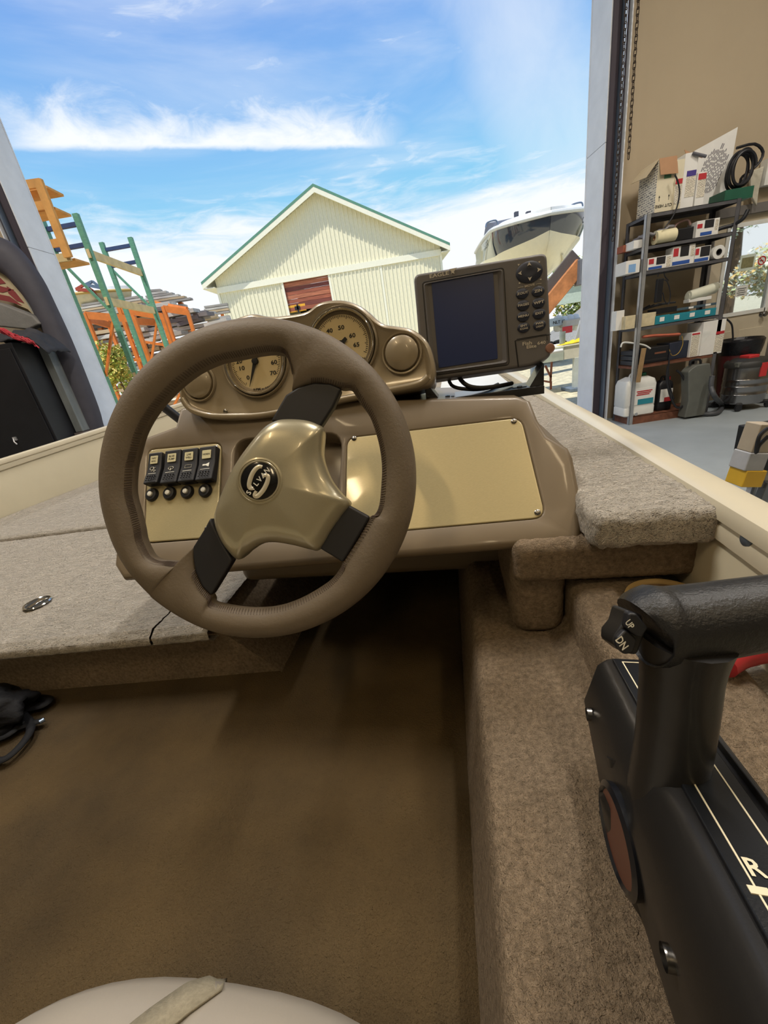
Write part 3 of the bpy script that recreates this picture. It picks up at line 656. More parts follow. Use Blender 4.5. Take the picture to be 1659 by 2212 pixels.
for n, (u, v) in enumerate(((1313, 872), (1327, 874))):
    a = W(u, v, 4.84); a.x = 2.965 + n * .05; a.z = Z5 + .03; t = thing('pipe_offcut', ('white pipe end lying at the far left of the bottom shelf', 'second white pipe end lying beside the jug on the bottom shelf')[n], 'pipe', a)
    mb = MB(); mb.cyl(a - Vector((0, .03, 0)), a + Vector((0, .24, 0)), .022, n=14); build('pipe_wall', mb, m_white, t)
    mb = MB(); mb.cyl(a - Vector((0, .034, 0)), a - Vector((0, .03, 0)), .017, n=14); build('pipe_mouth', mb, mat('pipe_grey', (150, 152, 158), .5), t)
# grey canister vacuum and hoses between shelf and shop vacuum
m_gcan = mat('grey_plastic', (96, 98, 92), .5, vary=.08)
t = thing('grey_machine', 'upright grey plastic extractor standing behind the hoses at the shelf end', 'machine', (3.6, 4.7, 0))
a, b = W(1484, 868, 4.66), W(1528, 866, 4.66); top = W(1500, 790, 4.66).z
mb = MB(); prof = [(a.x, 0.02), (b.x, 0.02), (b.x + .01, top * .75), (b.x - .03, top), (a.x + .06, top), (a.x, top * .95), (a.x - .03, top * .9), (a.x + .02, top * .35)]
mb.add([(x, 4.66, z) for x, z in prof] + [(x, 4.79, z) for x, z in prof], [tuple(range(8)), tuple(range(15, 7, -1))] + [(i, 8 + i, 8 + (i + 1) % 8, (i + 1) % 8) for i in range(8)]); build('machine_body', mb, m_gcan, t, bevel=.012)
mb = MB(); mb.tube(catmull([(a.x + .02, 4.72, top), (a.x + .03, 4.72, top + .05), (a.x + .12, 4.72, top + .05), (a.x + .14, 4.72, top)], 4, False), .012, 8); build('handle', mb, m_black, t)
pts = [(1539, 812, 4.6), (1536, 835, 4.58), (1545, 858, 4.55), (1560, 876, 4.5), (1548, 892, 4.42), (1510, 893, 4.42), (1492, 884, 4.5), (1515, 877, 4.62), (1560, 872, 4.7), (1590, 868, 4.8)]
P = [];
for i, (u, v, y) in enumerate(pts):
    p = W(u, v, y)
    if i >= 3: p = Z(u, v, .03)
    P.append(p)
mb = MB(); pp = catmull(P, 10, False); mb.tube(pp, [.024 + .0035 * (i % 2) for i in range(len(pp))], 10); tag(build('vacuum_hose', mb, mat('grey_hose', (70, 72, 76), .5), loc=P[0]), 'ribbed grey vacuum hose looped on the concrete floor', 'hose')
for n, pl in enumerate((((1443, 790), (1441, 820), (1448, 855), (1462, 880), (1480, 872), (1484, 840), (1474, 812), (1462, 800)), ((1447, 760), (1444, 800), (1446, 830), (1455, 862)))):
    P = [W(u, v, 4.74) for u, v in pl]
    for p in P: p.z = max(p.z, .02)
    mb = MB(); mb.tube(catmull(P, 5, False), (.012, .008)[n], 8); tag(build('black_hose', mb, m_hose, loc=P[0]), ('thick black hose looped in front of the bottom shelf', 'thin black cable running down in front of the fifth shelf')[n], 'hose')

# shop vacuum
def vac():
    c = Z(1598, 880, 0.0); c = Vector((c.x, c.y, 0))
    r = .21; t = thing('shop_vacuum', 'round steel shop vacuum with black lid and red tag', 'vacuum', c)
    zt = W(1604, 789, c.y).z; zl = W(1604, 779, c.y).z; zb = .075
    ms = mat('polished_steel', (150, 150, 152), .22, metal=.95, vary=.06, vscale=3)
    mb = MB(Matrix.Translation(c)); H = zt - zb
    mb.lathe([(r * .97, zb), (r, zb + .01), (r, zb + H * .22), (r * 1.025, zb + H * .25), (r, zb + H * .28), (r, zb + H * .44), (r * 1.025, zb + H * .47), (r, zb + H * .50), (r, zb + H * .62), (r * 1.025, zb + H * .65), (r, zb + H * .68), (r, zt), (0, zt)], 40); build('drum', mb, ms, t, smooth=30)
    mb = MB(Matrix.Translation(c)); mb.lathe([(r * 1.04, zt - .015), (r * 1.06, zt + .02), (r * .98, zt + .05), (r * .92, zl - .02), (r * .7, zl + .02), (0, zl + .03)], 36); lid = build('lid', mb, mat('black_lid', (48, 48, 46), .5), t, smooth=50)
    mb = MB(); mb.box(c.x - .06, c.x + .06, c.y - .07, c.y + .07, zl + .01, zl + .055); build('switch_cover', mb, mat('red_plastic', (196, 52, 54), .5), lid, bevel=.012)
    mb = MB(); mb.box(c.x - .035, c.x + .035, c.y - r - .012, c.y - r + .006, zt - .12, zt + .03); build('tag_plate', mb, mat('red_plastic', (196, 52, 54), .5), t, bevel=.004)
    mb = MB(); mb.box(c.x - .21, c.x - .15, c.y - .11, c.y - .05, zt, zt + .05); build('latch', mb, m_gcan, t, bevel=.006)
    for k in range(4):
        a = PI / 4 + k * PI / 2; p = c + Vector((math.cos(a) * r * 1.15, math.sin(a) * r * 1.15, .04))
        mb = MB(); mb.beam(c + Vector((math.cos(a) * .1, math.sin(a) * .1, .07)), p + Vector((0, 0, .03)), .06, .04); foot = build('caster_arm', mb, m_black, t, bevel=.008)
        mb = MB(); mb.cyl(p + Vector((0, -.012, 0)), p + Vector((0, .012, 0)), .038, n=16); build('wheel', mb, m_hose, foot)
    P = [c + Vector(q) for q in ((r, .05, zt), (r + .06, .05, zt + .02), (r + .09, .05, zt - .08), (r + .05, .03, zt - .15), (r + .12, 0, zt - .18))]
    mb = MB(); mb.tube(catmull(P, 5, False), .006, 6); build('power_cord', mb, m_hose, t)
    return c
VC = vac()
c = W(1597, 760, 5.1); t = thing('rubbish_bin', 'dark red bin with a black liner behind the shop vacuum', 'bin', (c.x, 5.1, 0))
mb = MB(Matrix.Translation((c.x, 5.1, 0))); zt = W(1598, 737, 5.1).z
mb.lathe([(.15, 0.005), (.155, .1), (.205, zt - .02), (.20, zt), (.18, zt)], 32); build('bin_body', mb, mat('dark_red_plastic', (84, 30, 32), .5), t)
mb = MB(Matrix.Translation((c.x, 5.1, 0))); mb.lathe([(.200, zt - .14), (.214, zt - .06), (.220, zt + .01), (.20, zt + .03), (.17, zt - .05), (0, zt - .2)], 32); o = build('bin_liner', mb, mat('black_bin_liner', (20, 20, 24), .25, bump=(30, .6, .01)), t)
pts = [W(1552, 688, 5.0), W(1566, 688, 4.95), W(1580, 700, 4.93), W(1583, 722, 4.93), W(1583, 738, 4.93)]; mb = MB(); mb.tube(catmull(pts, 5, False), .009, 8); tag(build('black_cable', mb, m_hose, loc=pts[0]), 'black cable arching from the white carton to the red bin', 'cable')

# yellow and black stand at the right edge
s0 = thing('jack_stand', 'yellow, black and grey painted jack arm at the right edge of the frame', 'jack', (1.25, 1.1, 0))
y = 1.35
a, b = W(1604, 1046, y), W(1668, 876, y); dd = (b - a); m_yel = mat('yellow_paint', (222, 178, 52), .5); m_lg = mat('worn_grey_paint', (176, 178, 184), .5, vary=.1)
def seg(f0, f1, m, w, nm, off=0):
    mb = MB(); o_ = Vector((off, 0, 0)); mb.beam(a + dd * f0 + o_, a + dd * f1 + o_, w, w, up=(0, 1, 0)); build(nm, mb, m, s0, bevel=.004)
seg(0, .22, m_yel, .075, 'yellow_end'); seg(.22, .45, m_lg, .070, 'grey_sleeve', -.012); seg(.45, .8, mat('tan_sleeve', (170, 158, 140), .6), .062, 'tan_sleeve', -.012)
mb = MB(); mb.box(a.x + .03, a.x + .3, y + .0, y + .1, W(1640, 1020, y).z, W(1640, 930, y).z); build('black_block', mb, m_black, s0, bevel=.004)
mb = MB(); mb.tube(catmull([W(*q, y - .05) for q in ((1659, 925), (1642, 940), (1636, 960), (1634, 978), (1640, 962), (1660, 942))], 5, False), .006, 6); build('wire', mb, m_hose, s0)
mb = MB(); mb.beam(W(1660, 1040, y), W(1630, 1110, y), .03, .03, up=(0, 1, 0)); mb.beam(W(1631, 1044, y), W(1680, 1056, y), .018, .012, up=(0, 1, 0)); mb.beam(W(1632, 1046, y), W(1622, 1080, y), .012, .012); build('steel_bracket', mb, mat('dull_steel', (128, 130, 134), .4, metal=.7), s0, bevel=.003)
q = W(1660, 1040, y); mb = MB(); mb.box(q.x + .0, q.x + .06, y + .02, y + .08, 0, q.z + .05); build('post', mb, m_lg, s0)

# ------------------------------------------------------------------ left corner of the shop
m_cab = mat('black_cabinet', (26, 26, 30), .5, vary=.15, vscale=5)
Yc = 4.45
t = thing('black_cabinet', 'tall black cabinet with a small latch inside the left wall', 'cabinet', (W(60, 860, Yc).x, Yc, 0))
xr = W(100, 900, Yc).x; zt = W(10, 742, Yc).z
mb = MB(); mb.box(xr - 1.1, xr, Yc, Yc + .5, 0, zt); build('cabinet_body', mb, m_cab, t, bevel=.006)
mb = MB(); mb.box(xr - 1.04, xr - .03, Yc - .016, Yc + .001, .05, zt - .05); d = build('cabinet_door', mb, m_cab, t, bevel=.004)
p = W(32, 950, Yc - .03); mb = MB(); mb.box(p.x - .02, p.x + .02, Yc - .03, Yc - .014, p.z - .01, p.z + .03); mb.tube([p + Vector((-.01, 0, .02)), p + Vector((.0, -.02, -.02)), p + Vector((.012, -.015, -.05))], .008, 8); build('latch', mb, mat('bright_latch', (190, 190, 192), .3, metal=.6), d)
# grey sheet panel between cabinet and wall
xa = xr + .01; xb = W(165, 900, 4.75).x
mb = MB(); z1 = W(80, 735, 4.75).z; mb.box(xa, xb, 4.75, 4.95, .95, z1); tag(build('grey_sheet_panel', mb, mat('dull_grey_sheet', (128, 132, 130), .5, vary=.18, vscale=3, stretch=(3, 3, .6)), loc=(xa, 4.75, .95), bevel=.004), 'dull grey sheet panel standing right of the black cabinet', 'panel')
mb = MB(); mb.box(xa - .01, xb + .02, 4.72, 4.97, 0, .945); tag(build('scuffed_crate', mb, mat('scuffed_board', (98, 88, 84), .8, vary=.25, vscale=9), loc=(xa, 4.72, 0), bevel=.006), 'scuffed brown grey board box under the grey sheet panel', 'box')
# big dark rubber hull of a covered boat arching behind the cabinet
t = thing('covered_boat', 'boat bow under a dark grey arched cover with a cream and red graphic', 'covered boat', (-4.2, 4.9, 0))
mb = MB(); pts = [W(-60, 492, 4.9), W(0, 515, 4.9), W(35, 545, 4.9), W(75, 600, 4.9), W(105, 660, 4.9), W(140, 735, 4.9), W(175, 820, 4.9), W(205, 900, 4.9), W(216, 960, 4.9)]
pp = catmull(pts, 4, False); 
outer = pp; vs = []; fs = []
inn = catmull([W(-60, 560, 4.9), W(0, 590, 4.9), W(25, 615, 4.9), W(50, 645, 4.9), W(66, 672, 4.9), W(88, 720, 4.9), W(118, 800, 4.9), W(150, 880, 4.9), W(165, 960, 4.9)], 4, False)
n = len(pp)
for i in range(n):
    a_, b_ = Vector(pp[i]), Vector(inn[i]); vs += [a_ + Vector((0, .12, 0)), a_ + Vector((-.0, .03, 0)), a_.lerp(b_, .3) + Vector((0, -.03, 0)), a_.lerp(b_, .7) + Vector((0, -.03, 0)), b_ + Vector((0, .03, 0)), b_ + Vector((0, .12, 0))]
for i in range(n - 1):
    for k in range(6): k2 = (k + 1) % 6; fs.append((i * 6 + k, i * 6 + k2, (i + 1) * 6 + k2, (i + 1) * 6 + k))
mb.add(vs, fs); build('cover_rim', mb, mat('dark_grey_rubber', (74, 72, 80), .7, vary=.06), t, smooth=60)
mb = MB(); q = [W(-60, 570, 5.0), W(10, 590, 5.0), W(45, 630, 5.0), W(72, 680, 5.0), W(60, 668, 5.0), W(30, 655, 5.0), W(-60, 625, 5.0)]
mb.add(q + [v + Vector((0, .03, 0)) for v in q], [tuple(range(7)), tuple(range(13, 6, -1))] + [(i, 7 + i, 7 + (i + 1) % 7, (i + 1) % 7) for i in range(7)]); g = build('cream_panel', mb, mat('cream_vinyl', (196, 180, 146), .6), t, smooth=0)
mb = MB()
for poly in (((-40, 585), (0, 600), (12, 612), (-10, 615), (30, 626), (5, 632), (-40, 622)), ((14, 618), (32, 630), (52, 655), (36, 650), (18, 634)), ((-40, 628), (0, 636), (20, 640), (48, 660), (20, 652), (-40, 640))):
    q = [W(u, v, 4.995) for u, v in poly]; mb.add(q + [v + Vector((0, .004, 0)) for v in q], [tuple(range(len(q))), tuple(range(2 * len(q) - 1, len(q) - 1, -1))])
build('red_graphic', mb, mat('dull_red_vinyl', (140, 62, 62), .6), g, smooth=0)
mb = MB(); q = [W(-60, 640, 4.85), W(0, 655, 4.85), W(70, 682, 4.85), W(88, 700, 4.85), W(60, 712, 4.85), W(-60, 700, 4.85)]
mb.add(q + [v + Vector((0, .12, 0)) for v in q], [tuple(range(6)), tuple(range(11, 5, -1))] + [(i, 6 + i, 6 + (i + 1) % 6, (i + 1) % 6) for i in range(6)]); build('grey_cover', mb, mat('grey_cover_cloth', (124, 122, 118), .8, bump=(8, .4, .02)), t, bevel=.02)
# crumpled dark cloth and frayed red rope on the cabinet
vs = []; fs = []; n = 26
a_ = W(-40, 735, 4.5); b_ = W(95, 745, 4.5)
for i in range(n + 1):
    for j in range(n + 1):
        f = i / n; g_ = j / n; x = a_.x + (b_.x - a_.x) * f; yy = 4.5 + .35 * g_
        z = zt + .035 + .16 * (1 - abs(2 * g_ - 1)) * math.sin(PI * min(1, f * .9 + .1)) * (.6 + .5 * noise.noise((x * 6, yy * 9, 1))) + .03 * noise.noise((x * 16, yy * 16, 3)); vs.append((x, yy, z if f < .82 else z - (f - .82) * .9))
for i in range(n):
    for j in range(n): k = i * (n + 1) + j; fs.append((k, k + n + 1, k + n + 2, k + 1))
mb = MB(); mb.add(vs, fs); o = build('dark_cloth', mb, mat('dark_canvas', (52, 52, 56), .8, vary=.15, bump=(30, .5, .01)), loc=(a_.x, 4.6, zt)); s_ = o.modifiers.new('s', 'SOLIDIFY'); s_.thickness = .012; tag(o, 'crumpled dark canvas lying on top of the black cabinet', 'cloth')
random.seed(5); mb = MB()
for k in range(26):
    f = random.random() * .3; g_ = .5 + random.random() * .5; A = W(-20, 706 , 4.42); B_ = W(86, 742, 4.42); pts = []
    for j in range(6):
        w = f + (g_ - f) * j / 5; p = A.lerp(B_, w) + Vector((0, random.uniform(-.03, .03), .018 * math.sin(k + j * 2.1) + random.uniform(-.015, .02) - .03 * w)); pts.append(p)
    mb.tube(catmull(pts, 3, False), .0065, 5)
o = build('red_rope', mb, mat('faded_red_rope', (186, 58, 66), .8, vary=.15, vscale=30), loc=W(20, 720, 4.42)); tag(o, 'frayed red rope bundle hanging over the front edge of the black cabinet', 'rope')
# ------------------------------------------------------------------ yard outside
m_grav = mat('gravel', (206, 196, 164), .95, vary=.22, vscale=9, bump=(40, .8, .03), bump2=(8, .5, .05))
vs = []; fs = []
nx, ny = 60, 60
for i in range(nx + 1):
    for j in range(ny + 1):
        x = -60 + 120 * i / nx; y = 5.6 + 94.4 * (j / ny) ** 1.6; vs.append((x, y, -.06 + .05 * noise.noise((x * .2, y * .2, 0)) * min(1, (y - 5.6))))
for i in range(nx):
    for j in range(ny): a = i * (ny + 1) + j; fs.append((a, a + ny + 1, a + ny + 2, a + 1))
mb = MB(); mb.add(vs, fs); g = build('ground', mb, m_grav, loc=(0, 6, 0)); g['kind'] = 'structure'

# barn
BY0 = 30.0
m_side = mat('cream_siding', (232, 226, 196), .5, vary=.03); m_trim = mat('cream_trim', (240, 236, 212), .5, vary=.02)
m_groof = mat('green_metal_roof', (92, 140, 116), .5, vary=.05); m_soff = mat('soffit_cream', (226, 222, 200), .6)
m_red = MATS['label_red']
t = thing('barn', 'cream metal-clad barn with green roof edge and a plank-filled doorway', 'building', (-2.3, BY0, 0))
EL, PK, ER = W(436, 616, BY0 - .5), W(677, 404, BY0 - .5), W(972, 531, BY0 - .5)
wl, wr, ze = -9.75, 5.1, 6.45
ez = (EL.z + ER.z) / 2
def roof_z(x): return EL.z + (PK.z - EL.z) * (x - EL.x) / (PK.x - EL.x) if x < PK.x else ER.z + (PK.z - ER.z) * (ER.x - x) / (ER.x - PK.x)
def siding(name, x0, x1, zb, ztf, y, parent):
    mb = MB(); x = x0; p = .26; vs = []
    prof = []
    while x < x1:
        for dx, dy in ((0, 0), (.12, 0), (.14, -.055), (.19, -.055), (.21, 0)):
            if x + dx <= x1: prof.append((x + dx, y + dy))
        x += p
    prof.append((x1, y)); n = len(prof)
    for (a, b) in prof: vs += [(a, b, zb), (a, b, ztf(a))]
    mb.add(vs, [(2 * i, 2 * i + 2, 2 * i + 3, 2 * i + 1) for i in range(n - 1)])
    return build(name, mb, m_side, parent, smooth=0)
siding('gable_siding', wl, wr, 6.45, lambda x: max(6.46, roof_z(x) - .12), BY0 + .02, t)
siding('wall_siding', wl, -5.44, -.1, lambda x: 6.2, BY0 + .02, t)
siding('sliding_door', -2.28, 1.14, .1, lambda x: 6.2, BY0 - .03, t)
siding('sliding_door', 1.16, wr, .1, lambda x: 6.2, BY0 + .0, t)
mb = MB(); mb.box(wl - .03, wr + .03, BY0 - .10, BY0 + .06, 6.16, 6.5); build('door_track_trim', mb, m_trim, t)
for x in (wl, -5.44, -2.30, 1.14, wr):
    mb = MB(); mb.box(x - .07, x + .07, BY0 - .05, BY0 + .03, -.1, 6.2); build('corner_trim', mb, m_trim, t, smooth=0)
mb = MB(); mb.box(wl, wl + .1, BY0 + .05, BY0 + 20, -.1, ze); mb.box(wr - .1, wr, BY0 + .05, BY0 + 20, -.1, ze); mb.box(wl, wr, BY0 + 20, BY0 + 20.1, -.1, ze); build('side_walls', mb, m_side, t, smooth=0)
for nm, A, Bp in (('roof_slope', EL, PK), ('roof_slope', PK, ER)):
    for dz0, dz1, m_, nn, y0, y1 in ((.02, .16, m_groof, nm, BY0 - .55, BY0 + 20.3), (-.26, .015, m_trim, 'bargeboard', BY0 - .54, BY0 - .46), (-.06, .0, m_soff, 'soffit', BY0 - .46, BY0 + 20)):
        mb = MB(); mb.add([(A.x, y0, A.z + dz0), (Bp.x, y0, Bp.z + dz0), (Bp.x, y0, Bp.z + dz1), (A.x, y0, A.z + dz1), (A.x, y1, A.z + dz0), (Bp.x, y1, Bp.z + dz0), (Bp.x, y1, Bp.z + dz1), (A.x, y1, A.z + dz1)],
               [(0, 3, 2, 1), (4, 5, 6, 7), (0, 1, 5, 4), (1, 2, 6, 5), (2, 3, 7, 6), (3, 0, 4, 7)]); build(nn, mb, m_, t, smooth=0)
for a, b in ((EL.x, wl), (wr, ER.x)):
    mb = MB(); zz = EL.z - .26 if a == EL.x else ER.z - .26; x0, x1 = (a + .02, b) if a == EL.x else (a, b - .02); mb.box(x0, x1, BY0 - .45, BY0 + 20, zz, zz + .05); build('eave_soffit', mb, m_soff, t, smooth=0)
m_plank = [mat('red_brown_plank_%s' % n, c, .7, vary=.25, vscale=2.2, stretch=(.6, 1, 9)) for n, c in (('mid', (150, 82, 58)), ('dark', (118, 60, 48)), ('pale', (172, 104, 74)))]
random.seed(11); z = 4.42; i = 0
while z < 6.16:
    h = .24; mb = MB(); y = BY0 + .10 + random.uniform(-.015, .015); mb.box(-5.40, -2.34, y, y + .05, z, min(z + h - .015, 6.18)); build('plank', mb, m_plank[(0, 1, 0, 2, 0, 1, 2, 0, 1)[i % 9]], t, smooth=0); z += h; i += 1
mb = MB(); mb.box(-5.40, -2.34, BY0 + 5, BY0 + 5.1, -.1, 6.2); build('interior_shade_sheet', mb, m_dk, t, smooth=0)  # dark sheet that paints in the shade of the barn's inside
o_, bb = sheet('yellow_crane_beam', 'yellow steel beam with a hook plate inside the barn doorway', 'beam', 622, 659, 662, 674, BY0 + .4, mat('crane_yellow', (226, 164, 40), .5), th=.3)
mb = MB(); xm = (bb[0] + bb[1]) / 2; mb.box(xm - .1, xm + .25, BY0 + .05, BY0 + .1, bb[2] + .1, bb[3] - .1); mb.box(xm + .05, xm + .15, BY0 + .05, BY0 + .1, bb[2] - .1, bb[3]); build('hook_plate', mb, m_dk, o_, smooth=0)

# foliage helper: crown of small leaf quads round lumpy centres
def foliage(name, label, cat, c, rad, n, cols, leaf=.12, seed=0, trunk=True, group=None):
    random.seed(seed); c = Vector(c); t = thing(name, label, cat, (c.x, c.y, -.06), group)
    mb = MB(); ms = [mat('leaf_%s' % k, v, .6, vary=.2, vscale=3) for k, v in cols]
    lobes = [(c + Vector((random.uniform(-1, 1) * rad[0] * .6, random.uniform(-1, 1) * rad[1] * .6, random.uniform(-.6, 1) * rad[2] * .55)), random.uniform(.35, .6)) for _ in range(14)]
    for m_ in ms: mb.mat(m_)
    for i in range(n):
        mb.mat(ms[random.randrange(len(ms))]); l, k = lobes[random.randrange(14)]
        d = Vector((random.gauss(0, 1), random.gauss(0, 1), random.gauss(0, 1))).normalized() * random.uniform(.75, 1.05) * k
        p = l + Vector((d.x * rad[0], d.y * rad[1], d.z * rad[2])); a = Vector((random.uniform(-1, 1), random.uniform(-1, 1), random.uniform(-1, 1))).normalized(); b = a.orthogonal().normalized()
        s = leaf * random.uniform(.6, 1.3); mb.add([p - a * s, p + b * s * .5, p + a * s, p - b * s * .5], [(0, 1, 2, 3)])
    build('leaves', mb, None, t, smooth=0, kind='stuff')
    if trunk: mb = MB(); mb.tube([(c.x, c.y, -.1), (c.x + .05, c.y, c.z * .5), (c.x, c.y, c.z)], [rad[0] * .09, rad[0] * .07, rad[0] * .03], 8); build('trunk', mb, mat('bark', (88, 70, 52), .9), t)
    return t
G = [('green', (96, 130, 60)), ('lime', (168, 180, 80)), ('yellow', (206, 186, 92)), ('pale', (190, 200, 140))]
O = [('straw', (226, 190, 120)), ('mist', (204, 208, 190)), ('pale', (190, 200, 140)), ('mist', (204, 208, 190))]
G2 = [('mist', (204, 208, 190)), ('sage', (140, 156, 128)), ('pale', (190, 200, 140))]
foliage('tree', 'yellow green tree behind the raised runabout at the right jamb', 'tree', (16.5, 34, 2.6), (3.2, 2, 3.0), 5000, G, .16, 1)
foliage('tree', 'darker green tree seen under the concrete beam', 'tree', (9.6, 31, 1.6), (1.8, 1.3, 1.6), 3500, G[:2], .15, 2)
foliage('tree', 'straw coloured autumn bush seen low through the door window', 'tree', (15.6, 17.0, 1.5), (2.4, 1.2, 1.2), 5000, O, .10, 3)
foliage('tree', 'misty pale green tree seen high through the door window', 'tree', (17.4, 21.5, 4.8), (3.6, 1.6, 2.2), 7000, G2, .10, 4)
foliage('tree', 'grey green tree at the left of the door window view', 'tree', (12.4, 18, 3.2), (1.8, 1.3, 2.2), 5000, G2[:2], .09, 6)
p = W(246, 790, 10.0); foliage('bush', 'lime green bush growing behind the green rack posts', 'bush', (p.x, 10.0, max(.9, p.z - .1)), (.36, .3, .62), 1900, G[1:3], .05, 5, trunk=True)
# gravel mound
vs = []; fs = []; n = 40
for i in range(n + 1):
    for j in range(n + 1):
        x, y = -1 + 2 * i / n, -1 + 2 * j / n; r = math.hypot(x, y); vs.append((15.5 + x * 5, 27 + y * 5, -.1 + 3.3 * max(0, 1 - r) + .12 * noise.noise((x * 9, y * 9, 0)) * (r < 1)))
for i in range(n):
    for j in range(n): a = i * (n + 1) + j; fs.append((a, a + n + 1, a + n + 2, a + 1))
mb = MB(); mb.add(vs, fs); o = tag(build('gravel_mound', mb, mat('grey_gravel', (150, 148, 142), .95, vary=.3, vscale=30, bump=(30, .8, .05)), loc=(15.5, 27, 0)), 'heap of grey gravel behind the parked trailers', 'gravel heap')

# ------------------------------------------------------------------ green and orange racks
m_gr = mat('green_rack_paint', (104, 160, 128), .5, vary=.12, vscale=9, stretch=(1, 1, 6)); m_bl = mat('blue_beam_paint', (56, 74, 112), .5, vary=.1)
m_or = mat('orange_rack_paint', (226, 128, 52), .5, vary=.10, vscale=5); m_lw = mat('pale_lumber', (222, 196, 140), .8, vary=.10, vscale=6)
m_ylw = mat('weathered_lumber', (222, 160, 84), .8, vary=.12, vscale=5)
def bar(parent, name, a, b, w, m, d=None): mb = MB(); mb.beam(a, b, w, d or w, up=(0, 1, 0)); return build(name, mb, m, parent, smooth=0)
YA, YB = 8.0, 9.75
t = thing('green_rack', 'tall green post rack with dark blue rungs and pale wooden beams', 'rack', (W(230, 700, YA).x, YA, 0))
def vpost(u, v, y, w=.085):
    p = W(u, v, y); bar(t, 'post', (p.x, y, -.06), (p.x, y, p.z), w, m_gr, .07); return p
p1, p3, p2 = vpost(163, 462, YA), vpost(281, 513, YB), vpost(219, 524, YB)
p0 = Vector((W(98, 497, YA).x, YA, p1.z + .02)); bar(t, 'post', (p0.x, YA, -.06), tuple(p0), .085, m_gr)
for (x0, x1, y, vv) in ((p0.x, p1.x, YA, (130, 491)), (p0.x, p1.x, YA, (160, 533)), (p2.x, p3.x, YB, (256, 535)), (p2.x, p3.x, YB, (270, 570))):
    z = W(*vv, y).z; bar(t, 'rung', (x0, y, z), (x1, y, z), .06, m_bl)
for z_, A, B_ in ((W(200, 548, YA).z, p1, p3), (W(240, 650, YA).z, p1, p3), (W(296, 812, YA).z, p1, p3)):
    bar(t, 'wood_beam', (A.x, YA - .05, z_), (B_.x, YB - .05, z_), .13, m_lw, .05)
for a, b, y0, y1 in (((130, 562), (241, 675), YA, YA), ((245, 585), (332, 670), YB, YB), ((245, 690), (228, 818), YA, YA), ((340, 690), (324, 800), YB, YB)):
    A, B_ = W(*a, y0), W(*b, y1); bar(t, 'brace', A, B_, .04, m_gr if a[1] < 600 else m_or)
# hanging lumber frame at the left jamb
YC = 6.9
t = thing('lumber_frame', 'orange yellow lumber frame of stacked shelves beside the left jamb', 'lumber frame', W(120, 560, YC))
a, b = W(82, 388, YC), W(148, 556, YC); b.x = (a.x + b.x) / 2; a.x = b.x; bar(t, 'upright', a, b, .11, m_ylw, .05)
for n, (z_, m_) in enumerate(((a.z - .02, m_ylw), (W(98, 440, YC).z, m_ylw), (W(128, 522, YC).z, m_ylw), (b.z + .02, m_lw))):
    bar(t, 'crosspiece', (a.x, YC + .05, z_), (a.x - 1.1, YC - .0, z_ + .02), .10, m_, .035)
    if n != 2: bar(t, 'shelf_slat', (a.x, YC + .30, z_ - .02), (a.x - 1.1, YC + .28, z_ - .02), .03, m_ylw, .34)
bar(t, 'upright', (a.x - 1.1, YC, a.z), (a.x - 1.1, YC, -.06), .1, m_ylw, .05)
bar(t, 'leg', (a.x - 1.0, YC + .42, b.z), (a.x - 1.0, YC + .42, -.06), .1, m_ylw, .05)
# orange racks
def orack(name, label, posts, Y, bases, beams, rails=()):
    t = thing(name, label, 'rack', (W(*posts[0], Y).x, Y, -.06)); P = []
    for u, v in posts: p = W(u, v, Y); P.append(p); bar(t, 'post', (p.x, Y, -.06), p, .085, m_or, .08)
    for u, v in bases: p = W(u, v, Y + 1.4); P.append(p); bar(t, 'post', (p.x, Y + 1.4, -.06), p, .08, m_or, .08)
    for i, j, dz in beams: a, b = P[i].copy(), P[j].copy(); a.z -= dz; b.z -= dz; bar(t, 'beam', a, b, .16 if dz < .4 else .06, m_or, .06)
    for i, j, z0, z1 in rails: a, b = P[i].copy(), P[j].copy(); a.z = z0; b.z = z1; bar(t, 'brace', a, b, .05, m_or)
    return t
orack('orange_rack', 'orange rack nearest the left jamb, in front of the timber pile', [(183, 676), (289, 684)], 10.6, [(232, 692)], [(0, 1, .05), (0, 2, .12), (0, 1, 1.0)], [(0, 1, .3, 1.4), (0, 2, .2, 1.3)])
orack('orange_rack', 'orange rack in the middle, behind the second green frame', [(257, 664), (349, 679)], 11.2, [(332, 672)], [(0, 1, .05), (0, 2, .3), (0, 1, 1.2), (0, 1, .75)], [(0, 1, .2, 1.2)])
orack('orange_rack', 'orange rack at the right, against the grey timber pile', [(352, 662), (404, 670)], 12.0, [(330, 656)], [(0, 1, .05), (2, 1, .0), (0, 1, .95)], [(0, 1, 1.0, .0)])
orack('orange_rack', 'small orange rack beside the left barn wall', [(462, 692), (489, 690)], 21.0, [(447, 683)], [(0, 1, .1), (2, 0, .1)], [])
